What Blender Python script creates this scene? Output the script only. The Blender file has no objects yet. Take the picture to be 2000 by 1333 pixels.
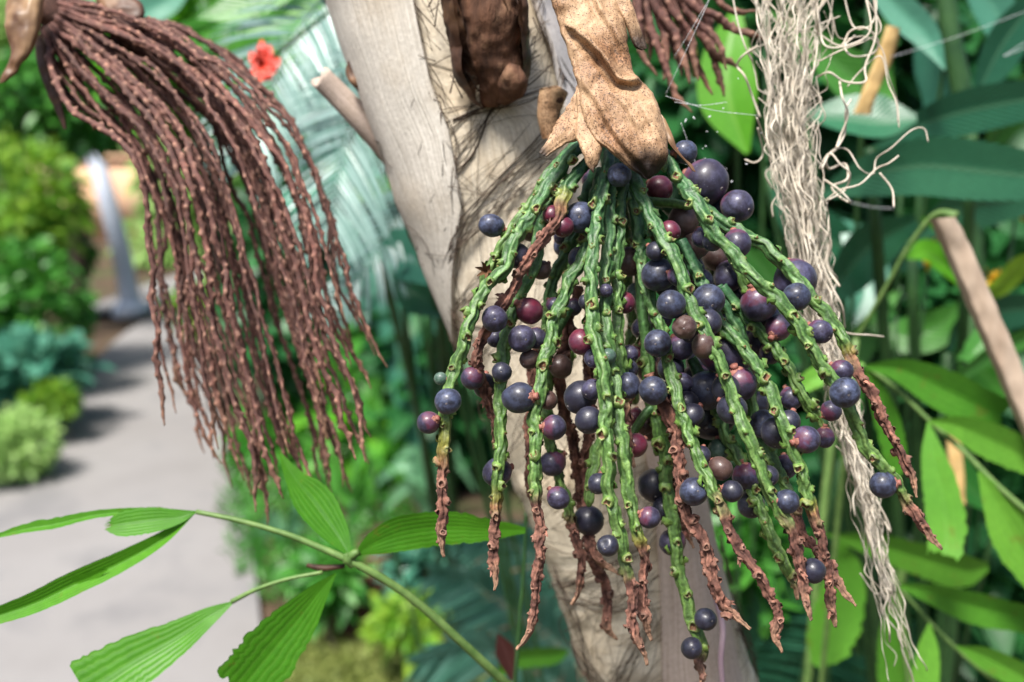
import bpy, math, random
import numpy as np
from mathutils import Vector, Matrix

random.seed(7)
RNG = np.random.default_rng(11)
sc = bpy.context.scene
COL = sc.collection
R = math.radians

# ------------------------------------------------------------------ camera frame
F = 1944.4
CAM = np.array([0.0, 0.0, 1.5])
PITCH = R(12)
RIGHT = np.array([1.0, 0, 0])
FWD = np.array([0, math.cos(PITCH), -math.sin(PITCH)])
UP = np.array([0, math.sin(PITCH), math.cos(PITCH)])

def P(px, py, d):
    """world point seen at photo pixel (px, py) at distance d along the view axis"""
    return CAM + RIGHT * ((px - 1000) / F * d) + UP * ((666.5 - py) / F * d) + FWD * d

def G(px, py, z=0.0):
    """ground point under a pixel"""
    r = RIGHT * ((px - 1000) / F) + UP * ((666.5 - py) / F) + FWD
    return CAM + r * ((z - CAM[2]) / r[2])

def px2m(n, d):
    return n / F * d

# ------------------------------------------------------------------ numpy helpers
def _hash(i, j, k):
    h = (i * 374761393 + j * 668265263 + k * 2147483647 + 1274126177) & 0xFFFFFFFF
    h = ((h ^ (h >> 13)) * 1274126177) & 0xFFFFFFFF
    h = (h ^ (h >> 16)) & 0xFFFFFFFF
    return h / 4294967295.0 * 2 - 1

def vnoise(p, freq=1.0, seed=0):
    q = np.asarray(p, float) * freq + seed * 17.13
    i = np.floor(q).astype(np.int64)
    f = q - i
    f = f * f * (3 - 2 * f)
    out = 0
    for dx in (0, 1):
        wx = f[..., 0] if dx else 1 - f[..., 0]
        for dy in (0, 1):
            wy = f[..., 1] if dy else 1 - f[..., 1]
            for dz in (0, 1):
                wz = f[..., 2] if dz else 1 - f[..., 2]
                out = out + wx * wy * wz * _hash(i[..., 0] + dx, i[..., 1] + dy, i[..., 2] + dz)
    return out

def norm(v):
    v = np.asarray(v, float)
    return v / (np.linalg.norm(v, axis=-1, keepdims=True) + 1e-12)

def spline(pts, step=None, n=None):
    """Catmull-Rom through pts (k,m) resampled evenly by the length of its first three columns"""
    p = np.asarray(pts, float)
    if len(p) == 2:
        p = np.array([p[0], (p[0] + p[1]) / 2, p[1]])
    e = np.vstack([2 * p[0] - p[1], p, 2 * p[-1] - p[-2]])
    t = np.linspace(0, 1, 17)[:-1][:, None]
    out = []
    for a in range(len(p) - 1):
        p0, p1, p2, p3 = e[a], e[a + 1], e[a + 2], e[a + 3]
        out.append(0.5 * (2 * p1 + (p2 - p0) * t + (2 * p0 - 5 * p1 + 4 * p2 - p3) * t ** 2 + (3 * p1 - p0 - 3 * p2 + p3) * t ** 3))
    out = np.vstack(out + [p[-1:]])
    L = np.r_[0, np.cumsum(np.linalg.norm(np.diff(out[:, :3], axis=0), axis=1))]
    if n is None:
        n = max(3, int(L[-1] / step) + 1)
    s = np.linspace(0, L[-1], n)
    return np.stack([np.interp(s, L, out[:, c]) for c in range(out.shape[1])], 1), s

def frames(c, hint=None):
    t = norm(np.gradient(c, axis=0))
    u = np.zeros_like(c)
    h = -FWD if hint is None else hint
    u[0] = norm(h - t[0] * np.dot(h, t[0]))
    for i in range(1, len(c)):
        v = u[i - 1] - t[i] * np.dot(u[i - 1], t[i])
        u[i] = v / (np.linalg.norm(v) + 1e-12)
    return t, u, np.cross(t, u)

class MB:
    def __init__(s):
        s.v, s.f, s.m, s.c, s.n = [], [], [], [], 0
    def add(s, v, f, mat=0, col=(1, 1, 1, 1)):
        v = np.asarray(v, float).reshape(-1, 3)
        f = np.asarray(f, dtype=np.int64)
        s.v.append(v); s.f.append(f + s.n); s.m.append(np.full(len(f), mat, np.int32))
        c = np.asarray(col, float)
        if c.ndim == 1:
            if len(c) == 3: c = np.r_[c, 1.0]
            c = np.tile(c, (len(v), 1))
        elif c.shape[1] == 3:
            c = np.c_[c, np.ones(len(c))]
        s.c.append(c); s.n += len(v)
    def grid(s, g, wrap=False, mat=0, col=(1, 1, 1, 1)):
        a, b = g.shape[:2]
        i = np.arange(a * b).reshape(a, b)
        if wrap: i = np.c_[i, i[:, :1]]
        f = np.stack([i[:-1, :-1], i[:-1, 1:], i[1:, 1:], i[1:, :-1]], -1).reshape(-1, 4)
        c = np.asarray(col, float)
        if c.ndim == 3: c = c.reshape(-1, c.shape[-1])
        s.add(g.reshape(-1, 3), f, mat, c)
    def tube(s, c, r, k=8, mat=0, col=(1, 1, 1, 1), cap=True, hint=None):
        c = np.asarray(c, float); r = np.broadcast_to(np.asarray(r, float), (len(c),))
        t, u, w = frames(c, hint)
        a = np.arange(k) / k * 2 * np.pi
        g = c[:, None] + r[:, None, None] * (u[:, None] * np.cos(a)[None, :, None] + w[:, None] * np.sin(a)[None, :, None])
        if cap:
            g = np.concatenate([np.repeat(c[None, :1], k, 1), g, np.repeat(c[None, -1:], k, 1)], 0)
        cc = np.asarray(col, float)
        if cc.ndim == 2:
            if cap: cc = np.vstack([cc[:1], cc, cc[-1:]])
            cc = np.repeat(cc, k, 0)
        s.grid(g, True, mat, cc)
    def build(s, name, mats, parent=None, origin=(0, 0, 0), smooth=True):
        o = np.asarray(origin, float)
        V = np.vstack(s.v) - o
        me = bpy.data.meshes.new(name)
        quads = [f for f in s.f if f.shape[1] == 4]; tris = [f for f in s.f if f.shape[1] == 3]
        loops, starts, mi = [], [], []
        n = 0
        for f, m in zip(s.f, s.m):
            k = f.shape[1]
            loops.append(f.ravel()); starts.append(n + np.arange(len(f)) * k); mi.append(m); n += f.size
        loops = np.concatenate(loops).astype(np.int32); starts = np.concatenate(starts).astype(np.int32); mi = np.concatenate(mi)
        me.vertices.add(len(V)); me.vertices.foreach_set('co', V.astype(np.float32).ravel())
        me.loops.add(len(loops)); me.loops.foreach_set('vertex_index', loops)
        me.polygons.add(len(starts)); me.polygons.foreach_set('loop_start', starts)
        me.polygons.foreach_set('material_index', mi.astype(np.int32))
        me.update(calc_edges=True); me.validate()
        if smooth: me.polygons.foreach_set('use_smooth', np.ones(len(me.polygons), bool))
        a = me.attributes.new('col', 'FLOAT_COLOR', 'POINT')
        C = np.vstack(s.c)
        if len(C) == len(me.vertices): a.data.foreach_set('color', C.astype(np.float32).ravel())
        for m in (mats if isinstance(mats, (list, tuple)) else [mats]): me.materials.append(m)
        ob = bpy.data.objects.new(name, me)
        COL.objects.link(ob)
        if parent is not None: ob.parent = parent
        else: ob.location = o
        return ob

def tag(o, label=None, cat=None, group=None, kind=None):
    for k, v in (('label', label), ('category', cat), ('group', group), ('kind', kind)):
        if v: o[k] = v
    return o

def empty(name, loc, label, cat, group=None):
    o = bpy.data.objects.new(name, None)
    COL.objects.link(o); o.location = Vector(loc); o.empty_display_size = .02
    return tag(o, label, cat, group)

# ------------------------------------------------------------------ materials
def newmat(name):
    m = bpy.data.materials.new(name); m.use_nodes = True
    nt = m.node_tree; nt.nodes.clear()
    return m, nt
class N:
    def __init__(s, nt): s.nt = nt
    def __call__(s, typ, **kw):
        n = s.nt.nodes.new(typ)
        for k, v in kw.items():
            if k.startswith('i_'):
                n.inputs[k[2:].replace('_', ' ')].default_value = v
            else: setattr(n, k, v)
        return n
    def link(s, a, b): s.nt.links.new(a, b)
    def mix(s, fac, a, b, blend='MIX'):
        n = s('ShaderNodeMix', data_type='RGBA', blend_type=blend)
        for sock, v in ((n.inputs[0], fac), (n.inputs[6], a), (n.inputs[7], b)):
            if hasattr(v, 'is_output'): s.link(v, sock)
            elif sock == n.inputs[0]: sock.default_value = v
            else: sock.default_value = (*v[:3], 1)
        return n.outputs[2]
    def math(s, op, a, b=0.0, c=0.0, clamp=False):
        n = s('ShaderNodeMath', operation=op, use_clamp=clamp)
        for sock, v in zip(n.inputs, (a, b, c)):
            if hasattr(v, 'is_output'): s.link(v, sock)
            else: sock.default_value = v
        return n.outputs[0]
    def ramp(s, fac, stops):
        n = s('ShaderNodeValToRGB'); e = n.color_ramp.elements
        while len(e) < len(stops): e.new(.5)
        for x, (p, c) in zip(e, stops):
            x.position = p; x.color = (*c[:3], 1) if not isinstance(c, (int, float)) else (c, c, c, 1)
        s.link(fac, n.inputs[0]); return n.outputs[0]
    def noise(s, scale, detail=3, rough=.55, vec=None, dist=0.0):
        n = s('ShaderNodeTexNoise'); n.inputs['Scale'].default_value = scale; n.inputs['Detail'].default_value = detail
        n.inputs['Roughness'].default_value = rough; n.inputs['Distortion'].default_value = dist
        if vec is not None: s.link(vec, n.inputs['Vector'])
        return n.outputs[0]
    def coords(s, kind='Object', scale=None):
        t = s('ShaderNodeTexCoord').outputs[kind]
        if scale is not None:
            m = s('ShaderNodeMapping'); m.inputs['Scale'].default_value = scale; s.link(t, m.inputs[0]); t = m.outputs[0]
        return t
    def attr(s):
        a = s('ShaderNodeAttribute'); a.attribute_name = 'col'
        return a
    def bump(s, h, strength, dist):
        b = s('ShaderNodeBump'); b.inputs['Strength'].default_value = strength; b.inputs['Distance'].default_value = dist
        s.link(h, b.inputs['Height']); return b.outputs[0]
    def out(s, shader):
        o = s('ShaderNodeOutputMaterial'); s.link(shader, o.inputs[0])
    def bsdf(s, col=None, rough=.5, spec=.5, normal=None, **kw):
        b = s('ShaderNodeBsdfPrincipled')
        if col is not None:
            if hasattr(col, 'is_output'): s.link(col, b.inputs['Base Color'])
            else: b.inputs['Base Color'].default_value = (*col[:3], 1)
        if hasattr(rough, 'is_output'): s.link(rough, b.inputs['Roughness'])
        else: b.inputs['Roughness'].default_value = rough
        b.inputs['Specular IOR Level'].default_value = spec
        if normal is not None: s.link(normal, b.inputs['Normal'])
        for k, v in kw.items():
            i = b.inputs[k.replace('_', ' ')]
            if hasattr(v, 'is_output'): s.link(v, i)
            else: i.default_value = v
        return b.outputs[0]

def mat_attr(name, rough_green=.38, noise_scale=900, bump=.5, dark=.55):
    """col.rgb is the colour the thing has there, col.a = how dry it is"""
    m, nt = newmat(name); n = N(nt)
    a = n.attr(); co = n.coords()
    ns = n.noise(noise_scale, 4, .6, co); n2 = n.noise(noise_scale * .25, 3, .6, co)
    c = n.mix(n.math('MULTIPLY', ns, .9), a.outputs['Color'], (0, 0, 0), 'MIX')
    c = n.mix(1.0, a.outputs['Color'], n.ramp(ns, [(.25, (dark, dark, dark)), (.55, (1, 1, 1)), (.8, (1.5, 1.45, 1.35))]), 'MULTIPLY')
    c = n.mix(.6, c, n.ramp(n2, [(.3, (.7, .75, .7)), (.7, (1.25, 1.2, 1.1))]), 'MULTIPLY')
    r = n.math('ADD', n.math('MULTIPLY', a.outputs['Alpha'], .42), rough_green, clamp=True)
    b = n.bump(ns, bump, .0006)
    n.out(n.bsdf(c, r, .5, b)); return m

def mat_berry(name, base, base2, bloom, blo=.5, rough=.46, red=None):
    m, nt = newmat(name); n = N(nt)
    co = n.coords(); oi = n('ShaderNodeObjectInfo')
    off = n('ShaderNodeVectorMath', operation='ADD'); n.link(co, off.inputs[0])
    cmb = n('ShaderNodeCombineXYZ'); n.link(n.math('MULTIPLY', oi.outputs['Random'], 9.0), cmb.inputs[0])
    n.link(cmb.outputs[0], off.inputs[1]); v = off.outputs[0]
    n1 = n.noise(170, 3, .6, v); n2 = n.noise(330, 6, .72, v); n3 = n.noise(2600, 2, .6, v)
    c = n.mix(n.ramp(n1, [(.35, 0.0), (.68, 1.0)]), base, base2)
    if red is not None:
        sp = n('ShaderNodeSeparateXYZ'); n.link(co, sp.inputs[0])
        z = n.math('MULTIPLY', sp.outputs[2], 180.0)
        f = n.math('ADD', z, n.math('MULTIPLY', n1, 1.2))
        c = n.mix(n.ramp(f, [(.75, 0.0), (1.15, 1.0)]), c, red)
    bl = n.math('MULTIPLY', n.ramp(n2, [(.38, 0.0), (.50, .38), (.62, 1.0)]), blo)
    bl = n.math('MULTIPLY', bl, n.math('ADD', .55, n.math('MULTIPLY', oi.outputs['Random'], .75)), clamp=True)
    c = n.mix(bl, c, bloom)
    c = n.mix(n.math('MULTIPLY', n.ramp(n3, [(.70, 0.0), (.76, 1.0)]), .5), c, (.42, .42, .5))
    ro = n.math('ADD', rough, n.math('MULTIPLY', n2, .22))
    nb = n.bump(n2, .35, .0006)
    n.out(n.bsdf(c, ro, .5, nb, Coat_Weight=.28, Coat_Roughness=.24, Sheen_Weight=.04)); return m

def mat_leaf(name, c1, c2, vein=(.12, .2, .08), rough=.4, trans=.25, tcol=None, ribs=0.0, mid=.5, lat=0.0, spots=0.0, spec=.35):
    """leaf skin: col.r along the blade, col.g across it, col.b a random value per leaf"""
    m, nt = newmat(name); n = N(nt)
    a = n.attr(); sp = n('ShaderNodeSeparateColor'); n.link(a.outputs['Color'], sp.inputs[0])
    v, u, rnd = sp.outputs[0], sp.outputs[1], sp.outputs[2]
    co = n.coords(); ns = n.noise(14, 4, .6, co); nf = n.noise(220, 3, .6, co)
    f = n.math('ADD', n.math('MULTIPLY', rnd, .75), n.math('MULTIPLY', n.math('SUBTRACT', ns, .5), .9), clamp=True)
    c = n.mix(f, c1, c2)
    c = n.mix(.5, c, n.ramp(nf, [(.3, (.72, .75, .7)), (.7, (1.2, 1.18, 1.1))]), 'MULTIPLY')
    d = n.math('ABSOLUTE', n.math('SUBTRACT', u, .5))
    hgt = nf
    if ribs:
        w = n.math('SINE', n.math('MULTIPLY', u, ribs))
        c = n.mix(n.math('MULTIPLY', n.ramp(w, [(.45, 0.0), (1.0, 1.0)]), .22), c, vein); hgt = w
    if lat:
        w = n.math('SINE', n.math('MULTIPLY', n.math('SUBTRACT', v, n.math('MULTIPLY', d, .5)), lat))
        c = n.mix(n.math('MULTIPLY', n.ramp(w, [(.7, 0.0), (1.0, 1.0)]), .28), c, vein); hgt = w
    if mid:
        c = n.mix(n.math('MULTIPLY', n.ramp(d, [(.018, 1.0), (.05, 0.0)]), mid), c, vein)
    if spots:
        c = n.mix(n.math('MULTIPLY', n.ramp(n.noise(60, 5, .7, co), [(.60, 0.0), (.68, 1.0)]), spots), c, (.16, .10, .02))
    nb = n.bump(hgt, .12 if ribs else .25, .0010)
    p = n.bsdf(c, rough, spec, nb)
    t = n('ShaderNodeBsdfTranslucent')
    tc = tcol or tuple(min(1, x * 1.5 + y) for x, y in zip(c2, (.02, .05, 0)))
    n.link(n.mix(.6, c, tc), t.inputs[0])
    mx = n('ShaderNodeMixShader'); mx.inputs[0].default_value = trans
    n.link(p, mx.inputs[1]); n.link(t.outputs[0], mx.inputs[2])
    n.out(mx.outputs[0]); return m

def mat_noise(name, c1, c2, scale, rough=.8, bump=.3, bd=.002, stretch=None, c3=None, s3=None, spec=.3):
    m, nt = newmat(name); n = N(nt)
    co = n.coords('Object', stretch) if stretch else n.coords()
    ns = n.noise(scale, 5, .62, co)
    c = n.mix(n.ramp(ns, [(.32, 0.0), (.68, 1.0)]), c1, c2)
    if c3:
        n3 = n.noise(s3, 4, .6, n.coords())
        c = n.mix(n.ramp(n3, [(.52, 0.0), (.66, 1.0)]), c, c3)
    n.out(n.bsdf(c, rough, spec, n.bump(ns, bump, bd))); return m

def mat_bract(name):
    m, nt = newmat(name); n = N(nt)
    a = n.attr(); co = n.coords()
    big = n.noise(38, 4, .6, co); spk = n.noise(1500, 2, .5, co); spk2 = n.noise(620, 3, .6, co); fine = n.noise(260, 5, .65, co)
    c = n.mix(n.ramp(big, [(.3, 0.0), (.7, 1.0)]), (.25, .125, .060), (.54, .38, .235))
    c = n.mix(.7, c, n.ramp(fine, [(.3, (.75, .70, .65)), (.7, (1.2, 1.18, 1.15))]), 'MULTIPLY')
    vn = n.noise(420, 3, .6, n.coords('Object', (1.0, 1.0, .12)))
    c = n.mix(.55, c, n.ramp(vn, [(.32, (.62, .55, .48)), (.6, (1.1, 1.1, 1.1))]), 'MULTIPLY')
    # dark speckle, denser where the skin is browner
    dens = n.math('ADD', n.math('MULTIPLY', big, .30), -.15)
    s1 = n.ramp(n.math('SUBTRACT', spk, dens), [(.575, 0.0), (.615, 1.0)])
    s2 = n.ramp(n.math('SUBTRACT', spk2, dens), [(.63, 0.0), (.66, 1.0)])
    c = n.mix(n.math('MULTIPLY', s1, .8), c, (.045, .022, .012))
    c = n.mix(n.math('MULTIPLY', s2, .75), c, (.05, .025, .014))
    sp = n('ShaderNodeSeparateColor'); n.link(a.outputs['Color'], sp.inputs[0])
    c = n.mix(n.math('SUBTRACT', 1.0, sp.outputs[0], clamp=True), c, (.014, .008, .006))   # charred looking tips
    n.out(n.bsdf(c, .58, .35, n.bump(n.math('ADD', fine, vn), .5, .0012))); return m

M = {}
M['stalk'] = mat_attr('green_fruit_stalk', .50, 520, .7, .45)
M['dry'] = mat_attr('dry_brown_strand', .42, 700, .8, .45)
M['dryleft'] = mat_attr('spent_strand', .45, 420, .6, .5)
M['calyx'] = mat_noise('pink_calyx', (.22, .065, .055), (.31, .15, .11), 600, .6, .4, .0004)
M['scar'] = mat_noise('pale_style_scar', (.26, .24, .24), (.05, .035, .035), 1500, .7)
M['B'] = mat_berry('bloomy_blue_berry', (.004, .004, .011), (.012, .012, .030), (.085, .108, .20), .60)
M['P'] = mat_berry('purple_berry', (.008, .005, .015), (.018, .010, .032), (.095, .095, .185), .48, red=(.085, .012, .034))
M['R'] = mat_berry('red_berry', (.12, .007, .024), (.055, .006, .024), (.20, .08, .12), .2, .34)
M['N'] = mat_berry('brown_berry', (.040, .014, .012), (.075, .036, .026), (.14, .105, .095), .3, .48)
M['D'] = mat_berry('shaded_blue_berry', (.006, .006, .014), (.013, .011, .026), (.045, .05, .09), .38, .38)  # darker copy of the blue berry, its shade put into the colour
M['G'] = mat_berry('green_berry', (.035, .085, .05), (.018, .045, .036), (.17, .24, .20), .4, .5)
M['bract'] = mat_bract('speckled_tan_bract')
M['bract_brown'] = mat_noise('brown_leathery_bract', (.060, .026, .014), (.21, .115, .06), 30, .45, .3, .001, c3=(.30, .19, .10), s3=16)
M['bract_dark'] = mat_noise('dark_brown_bract', (.030, .015, .010), (.11, .055, .034), 60, .5, .4, .001, c3=(.20, .11, .06), s3=40)

def mat_trunk(name, c1, c2, c3, crack=0.0):
    m, nt = newmat(name); n = N(nt)
    a = n.attr(); sp = n('ShaderNodeSeparateColor'); n.link(a.outputs['Color'], sp.inputs[0])
    cmb = n('ShaderNodeCombineXYZ')
    n.link(n.math('MULTIPLY', sp.outputs[0], 2.0), cmb.inputs[0]); n.link(n.math('MULTIPLY', sp.outputs[1], 34.0), cmb.inputs[1])
    g = n.noise(2.2, 5, .6, cmb.outputs[0], .3)
    co = n.coords(); big = n.noise(18, 4, .6, co); fine = n.noise(420, 4, .65, co)
    c = n.mix(n.ramp(g, [(.3, 0.0), (.7, 1.0)]), c1, c2)
    c = n.mix(n.math('MULTIPLY', n.ramp(big, [(.50, 0.0), (.72, 1.0)]), .55), c, c3)
    c = n.mix(.6, c, n.ramp(fine, [(.3, (.72, .70, .68)), (.65, (1.1, 1.1, 1.1))]), 'MULTIPLY')
    vo = n('ShaderNodeTexVoronoi', feature='DISTANCE_TO_EDGE'); vo.inputs['Scale'].default_value = 60; n.link(n.coords('Object', (1, 1, .35)), vo.inputs['Vector'])
    cr = n.math('MULTIPLY', n.math('MULTIPLY', n.ramp(vo.outputs[0], [(.0, 1.0), (.035, 0.0)]), n.ramp(big, [(.42, 0.0), (.6, 1.0)])), crack)
    c = n.mix(n.math('MULTIPLY', cr, .55), c, (.10, .07, .045))
    hh = n.math('SUBTRACT', n.math('ADD', g, n.math('MULTIPLY', fine, .35)), cr)
    n.out(n.bsdf(c, .8, .2, n.bump(hh, .6, .0014))); return m
M['trunk'] = mat_trunk('cream_trunk', (.50, .42, .31), (.76, .69, .56), (.44, .33, .20), .7)
M['sheath'] = mat_trunk('pale_sheath', (.46, .42, .36), (.74, .70, .63), (.46, .37, .26))
M['sheath_white'] = mat_trunk('white_sheath', (.50, .47, .46), (.66, .63, .61), (.55, .47, .40))
M['petiole_pink'] = mat_trunk('pinkish_dry_petiole', (.40, .31, .25), (.62, .51, .44), (.44, .33, .24))
M['fibre'] = mat_noise('dark_sheath_fibre', (.030, .020, .014), (.10, .07, .05), 120, .85)
M['stump'] = mat_noise('brown_flower_stump', (.035, .016, .010), (.17, .080, .045), 130, .8, .8, .003, c3=(.25, .14, .08), s3=50, stretch=(1, 1, .3))
M['cream'] = mat_noise('cream_tassel', (.42, .36, .28), (.66, .60, .50), 90, .8, .3, .001)
M['path'] = mat_noise('grey_path', (.19, .18, .175), (.245, .235, .23), 1.1, .9, .15, .01, c3=(.17, .165, .165), s3=2.2)
M['soil'] = mat_noise('garden_soil', (.045, .030, .018), (.10, .065, .04), 3, .95, .5, .03, c3=(.05, .075, .022), s3=1.2)
M['clay'] = mat_noise('red_brown_clay', (.055, .024, .014), (.12, .052, .030), 22, .95, .6, .02)
M['wall'] = mat_noise('peach_wall', (.72, .42, .26), (.78, .52, .36), .8, .9, .1, .01)
M['post'] = mat_noise('blue_grey_paint', (.56, .61, .74), (.64, .69, .80), 4, .5, .1, .002)
M['white'] = mat_noise('white_paint', (.76, .76, .80), (.82, .82, .85), 4, .5, .1, .002)
M['bark'] = mat_noise('dark_bark', (.03, .022, .015), (.09, .07, .05), 40, .9, .5, .004)
M['greenstem'] = mat_noise('green_stem', (.07, .14, .035), (.15, .24, .07), 120, .45, .2, .001)
M['darkstem'] = mat_noise('dark_green_stem', (.018, .055, .02), (.04, .10, .03), 30, .4, .2, .001)
M['drystick'] = mat_noise('dry_stick', (.34, .24, .17), (.55, .44, .34), 40, .7, .3, .001, stretch=(1, 1, .15))
M['tanleaf'] = mat_noise('dry_tan_leaf', (.45, .28, .10), (.60, .42, .19), 40, .7)
M['web'] = mat_noise('spider_silk', (.7, .72, .75), (.85, .87, .9), 50, .3)
M['vine'] = mat_noise('pink_root', (.36, .24, .28), (.48, .35, .38), 80, .6)
M['red'] = mat_noise('red_petal', (.45, .02, .015), (.62, .06, .03), 20, .5)
M['yellow'] = mat_noise('yellow_petal', (.70, .36, .01), (.80, .52, .03), 20, .5)

# ------------------------------------------------------------------ leaf blades
def blade(mb, path, widths, d, tilt=0.0, fold=.15, n=26, m=8, jag=0.0, wave=0.0, mat=0, seed=0, cut=0.0, rnd=None, curl=0.0):
    """leaf blade along pixel path; widths = full widths in pixels; d = depth or list of depths"""
    d = np.broadcast_to(np.asarray(d, float), (len(path),)) if np.ndim(d) == 0 else np.asarray(d, float)
    if len(d) != len(path): d = np.interp(np.linspace(0, 1, len(path)), np.linspace(0, 1, len(d)), d)
    w = np.interp(np.linspace(0, 1, len(path)), np.linspace(0, 1, len(widths)), widths)
    p3 = np.array([np.r_[P(x, y, dd), ww / F * dd] for (x, y), dd, ww in zip(path, d, w)])
    q, s = spline(p3, n=n)
    blade3(mb, q[:, :3], q[:, 3], tilt, fold, m, jag, wave, mat, seed, cut, rnd, curl)

def blade3(mb, c, w, tilt=0.0, fold=.15, m=8, jag=0.0, wave=0.0, mat=0, seed=0, cut=0.0, rnd=None, curl=0.0, face=None):
    c = np.asarray(c, float); n = len(c)
    f = FWD if face is None else np.asarray(face, float)
    t = norm(np.gradient(c, axis=0))
    side = norm(np.cross(t, f)); nor = norm(np.cross(side, t))
    if np.dot(nor.mean(0), f) > 0: nor = -nor
    ti = np.broadcast_to(np.asarray(tilt, float), (n,))[:, None]
    side2 = side * np.cos(ti) + nor * np.sin(ti); nor2 = nor * np.cos(ti) - side * np.sin(ti)
    u = np.linspace(-1, 1, m + 1)
    v = np.linspace(0, 1, n)
    r = np.random.default_rng(seed + 101)
    W = w[:, None] * np.ones((1, m + 1)) / 2
    if jag:
        e = 1 + jag * (r.random((n, 2)) * 2 - 1) * np.clip(v * 2 - .3, 0, 1)[:, None]
        W = W * np.where(u[None] < 0, e[:, :1], e[:, 1:])
    g = c[:, None] + side2[:, None] * (u[None, :, None] * W[..., None])
    h = -fold * np.abs(u)[None] * W + curl * (u[None] ** 2) * W
    if wave: h = h + wave * W * np.sin(v[:, None] * 15 + u[None] * 2 + seed) * np.abs(u)[None]
    g = g + nor2[:, None] * h[..., None] * -1
    if cut:   # ragged bitten tip of a fishtail leaflet
        k = (r.random(m + 1) * .6 + .4 * np.abs(np.sin(np.arange(m + 1) * 2.1 + seed))) * cut
        for j in range(m + 1):
            lim = 1 - k[j]
            idx = np.minimum(v, lim) * (n - 1)
            lo = np.floor(idx).astype(int); hi = np.minimum(lo + 1, n - 1); fr = (idx - lo)[:, None]
            g[:, j] = g[lo, j] * (1 - fr) + g[hi, j] * fr
    col = np.zeros((n, m + 1, 4)); col[..., 0] = v[:, None]; col[..., 1] = (u[None] + 1) / 2
    col[..., 2] = r.random() if rnd is None else rnd; col[..., 3] = 1
    mb.grid(g, False, mat, col)

def tube_px(mb, pts, d, r_px, k=8, mat=0, col=(1, 1, 1, 1), n=24):
    d = np.interp(np.linspace(0, 1, len(pts)), np.linspace(0, 1, np.size(d)), np.atleast_1d(d))
    r = np.interp(np.linspace(0, 1, len(pts)), np.linspace(0, 1, np.size(r_px)), np.atleast_1d(r_px))
    q, s = spline([np.r_[P(x, y, dd), rr / F * dd] for (x, y), dd, rr in zip(pts, d, r)], n=n)
    mb.tube(q[:, :3], q[:, 3], k, mat, col)
#@@SECTIONS@@
# ------------------------------------------------------------------ the hanging fruit cluster
HUB = P(1205, 262, .462)
cluster = empty('fruit_cluster', HUB, 'hanging palm fruit cluster of green stalks with dark purple berries under a speckled tan bract', 'fruit cluster')

GREEN_T, GREEN_M, GREEN_Y = np.array([.030, .110, .046]), np.array([.066, .150, .036]), np.array([.105, .170, .032])
YEL, ORG = np.array([.17, .16, .03]), np.array([.22, .095, .035])
BRN, BRN2, TAN = np.array([.21, .095, .070]), np.array([.085, .034, .026]), np.array([.42, .26, .17])

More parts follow.
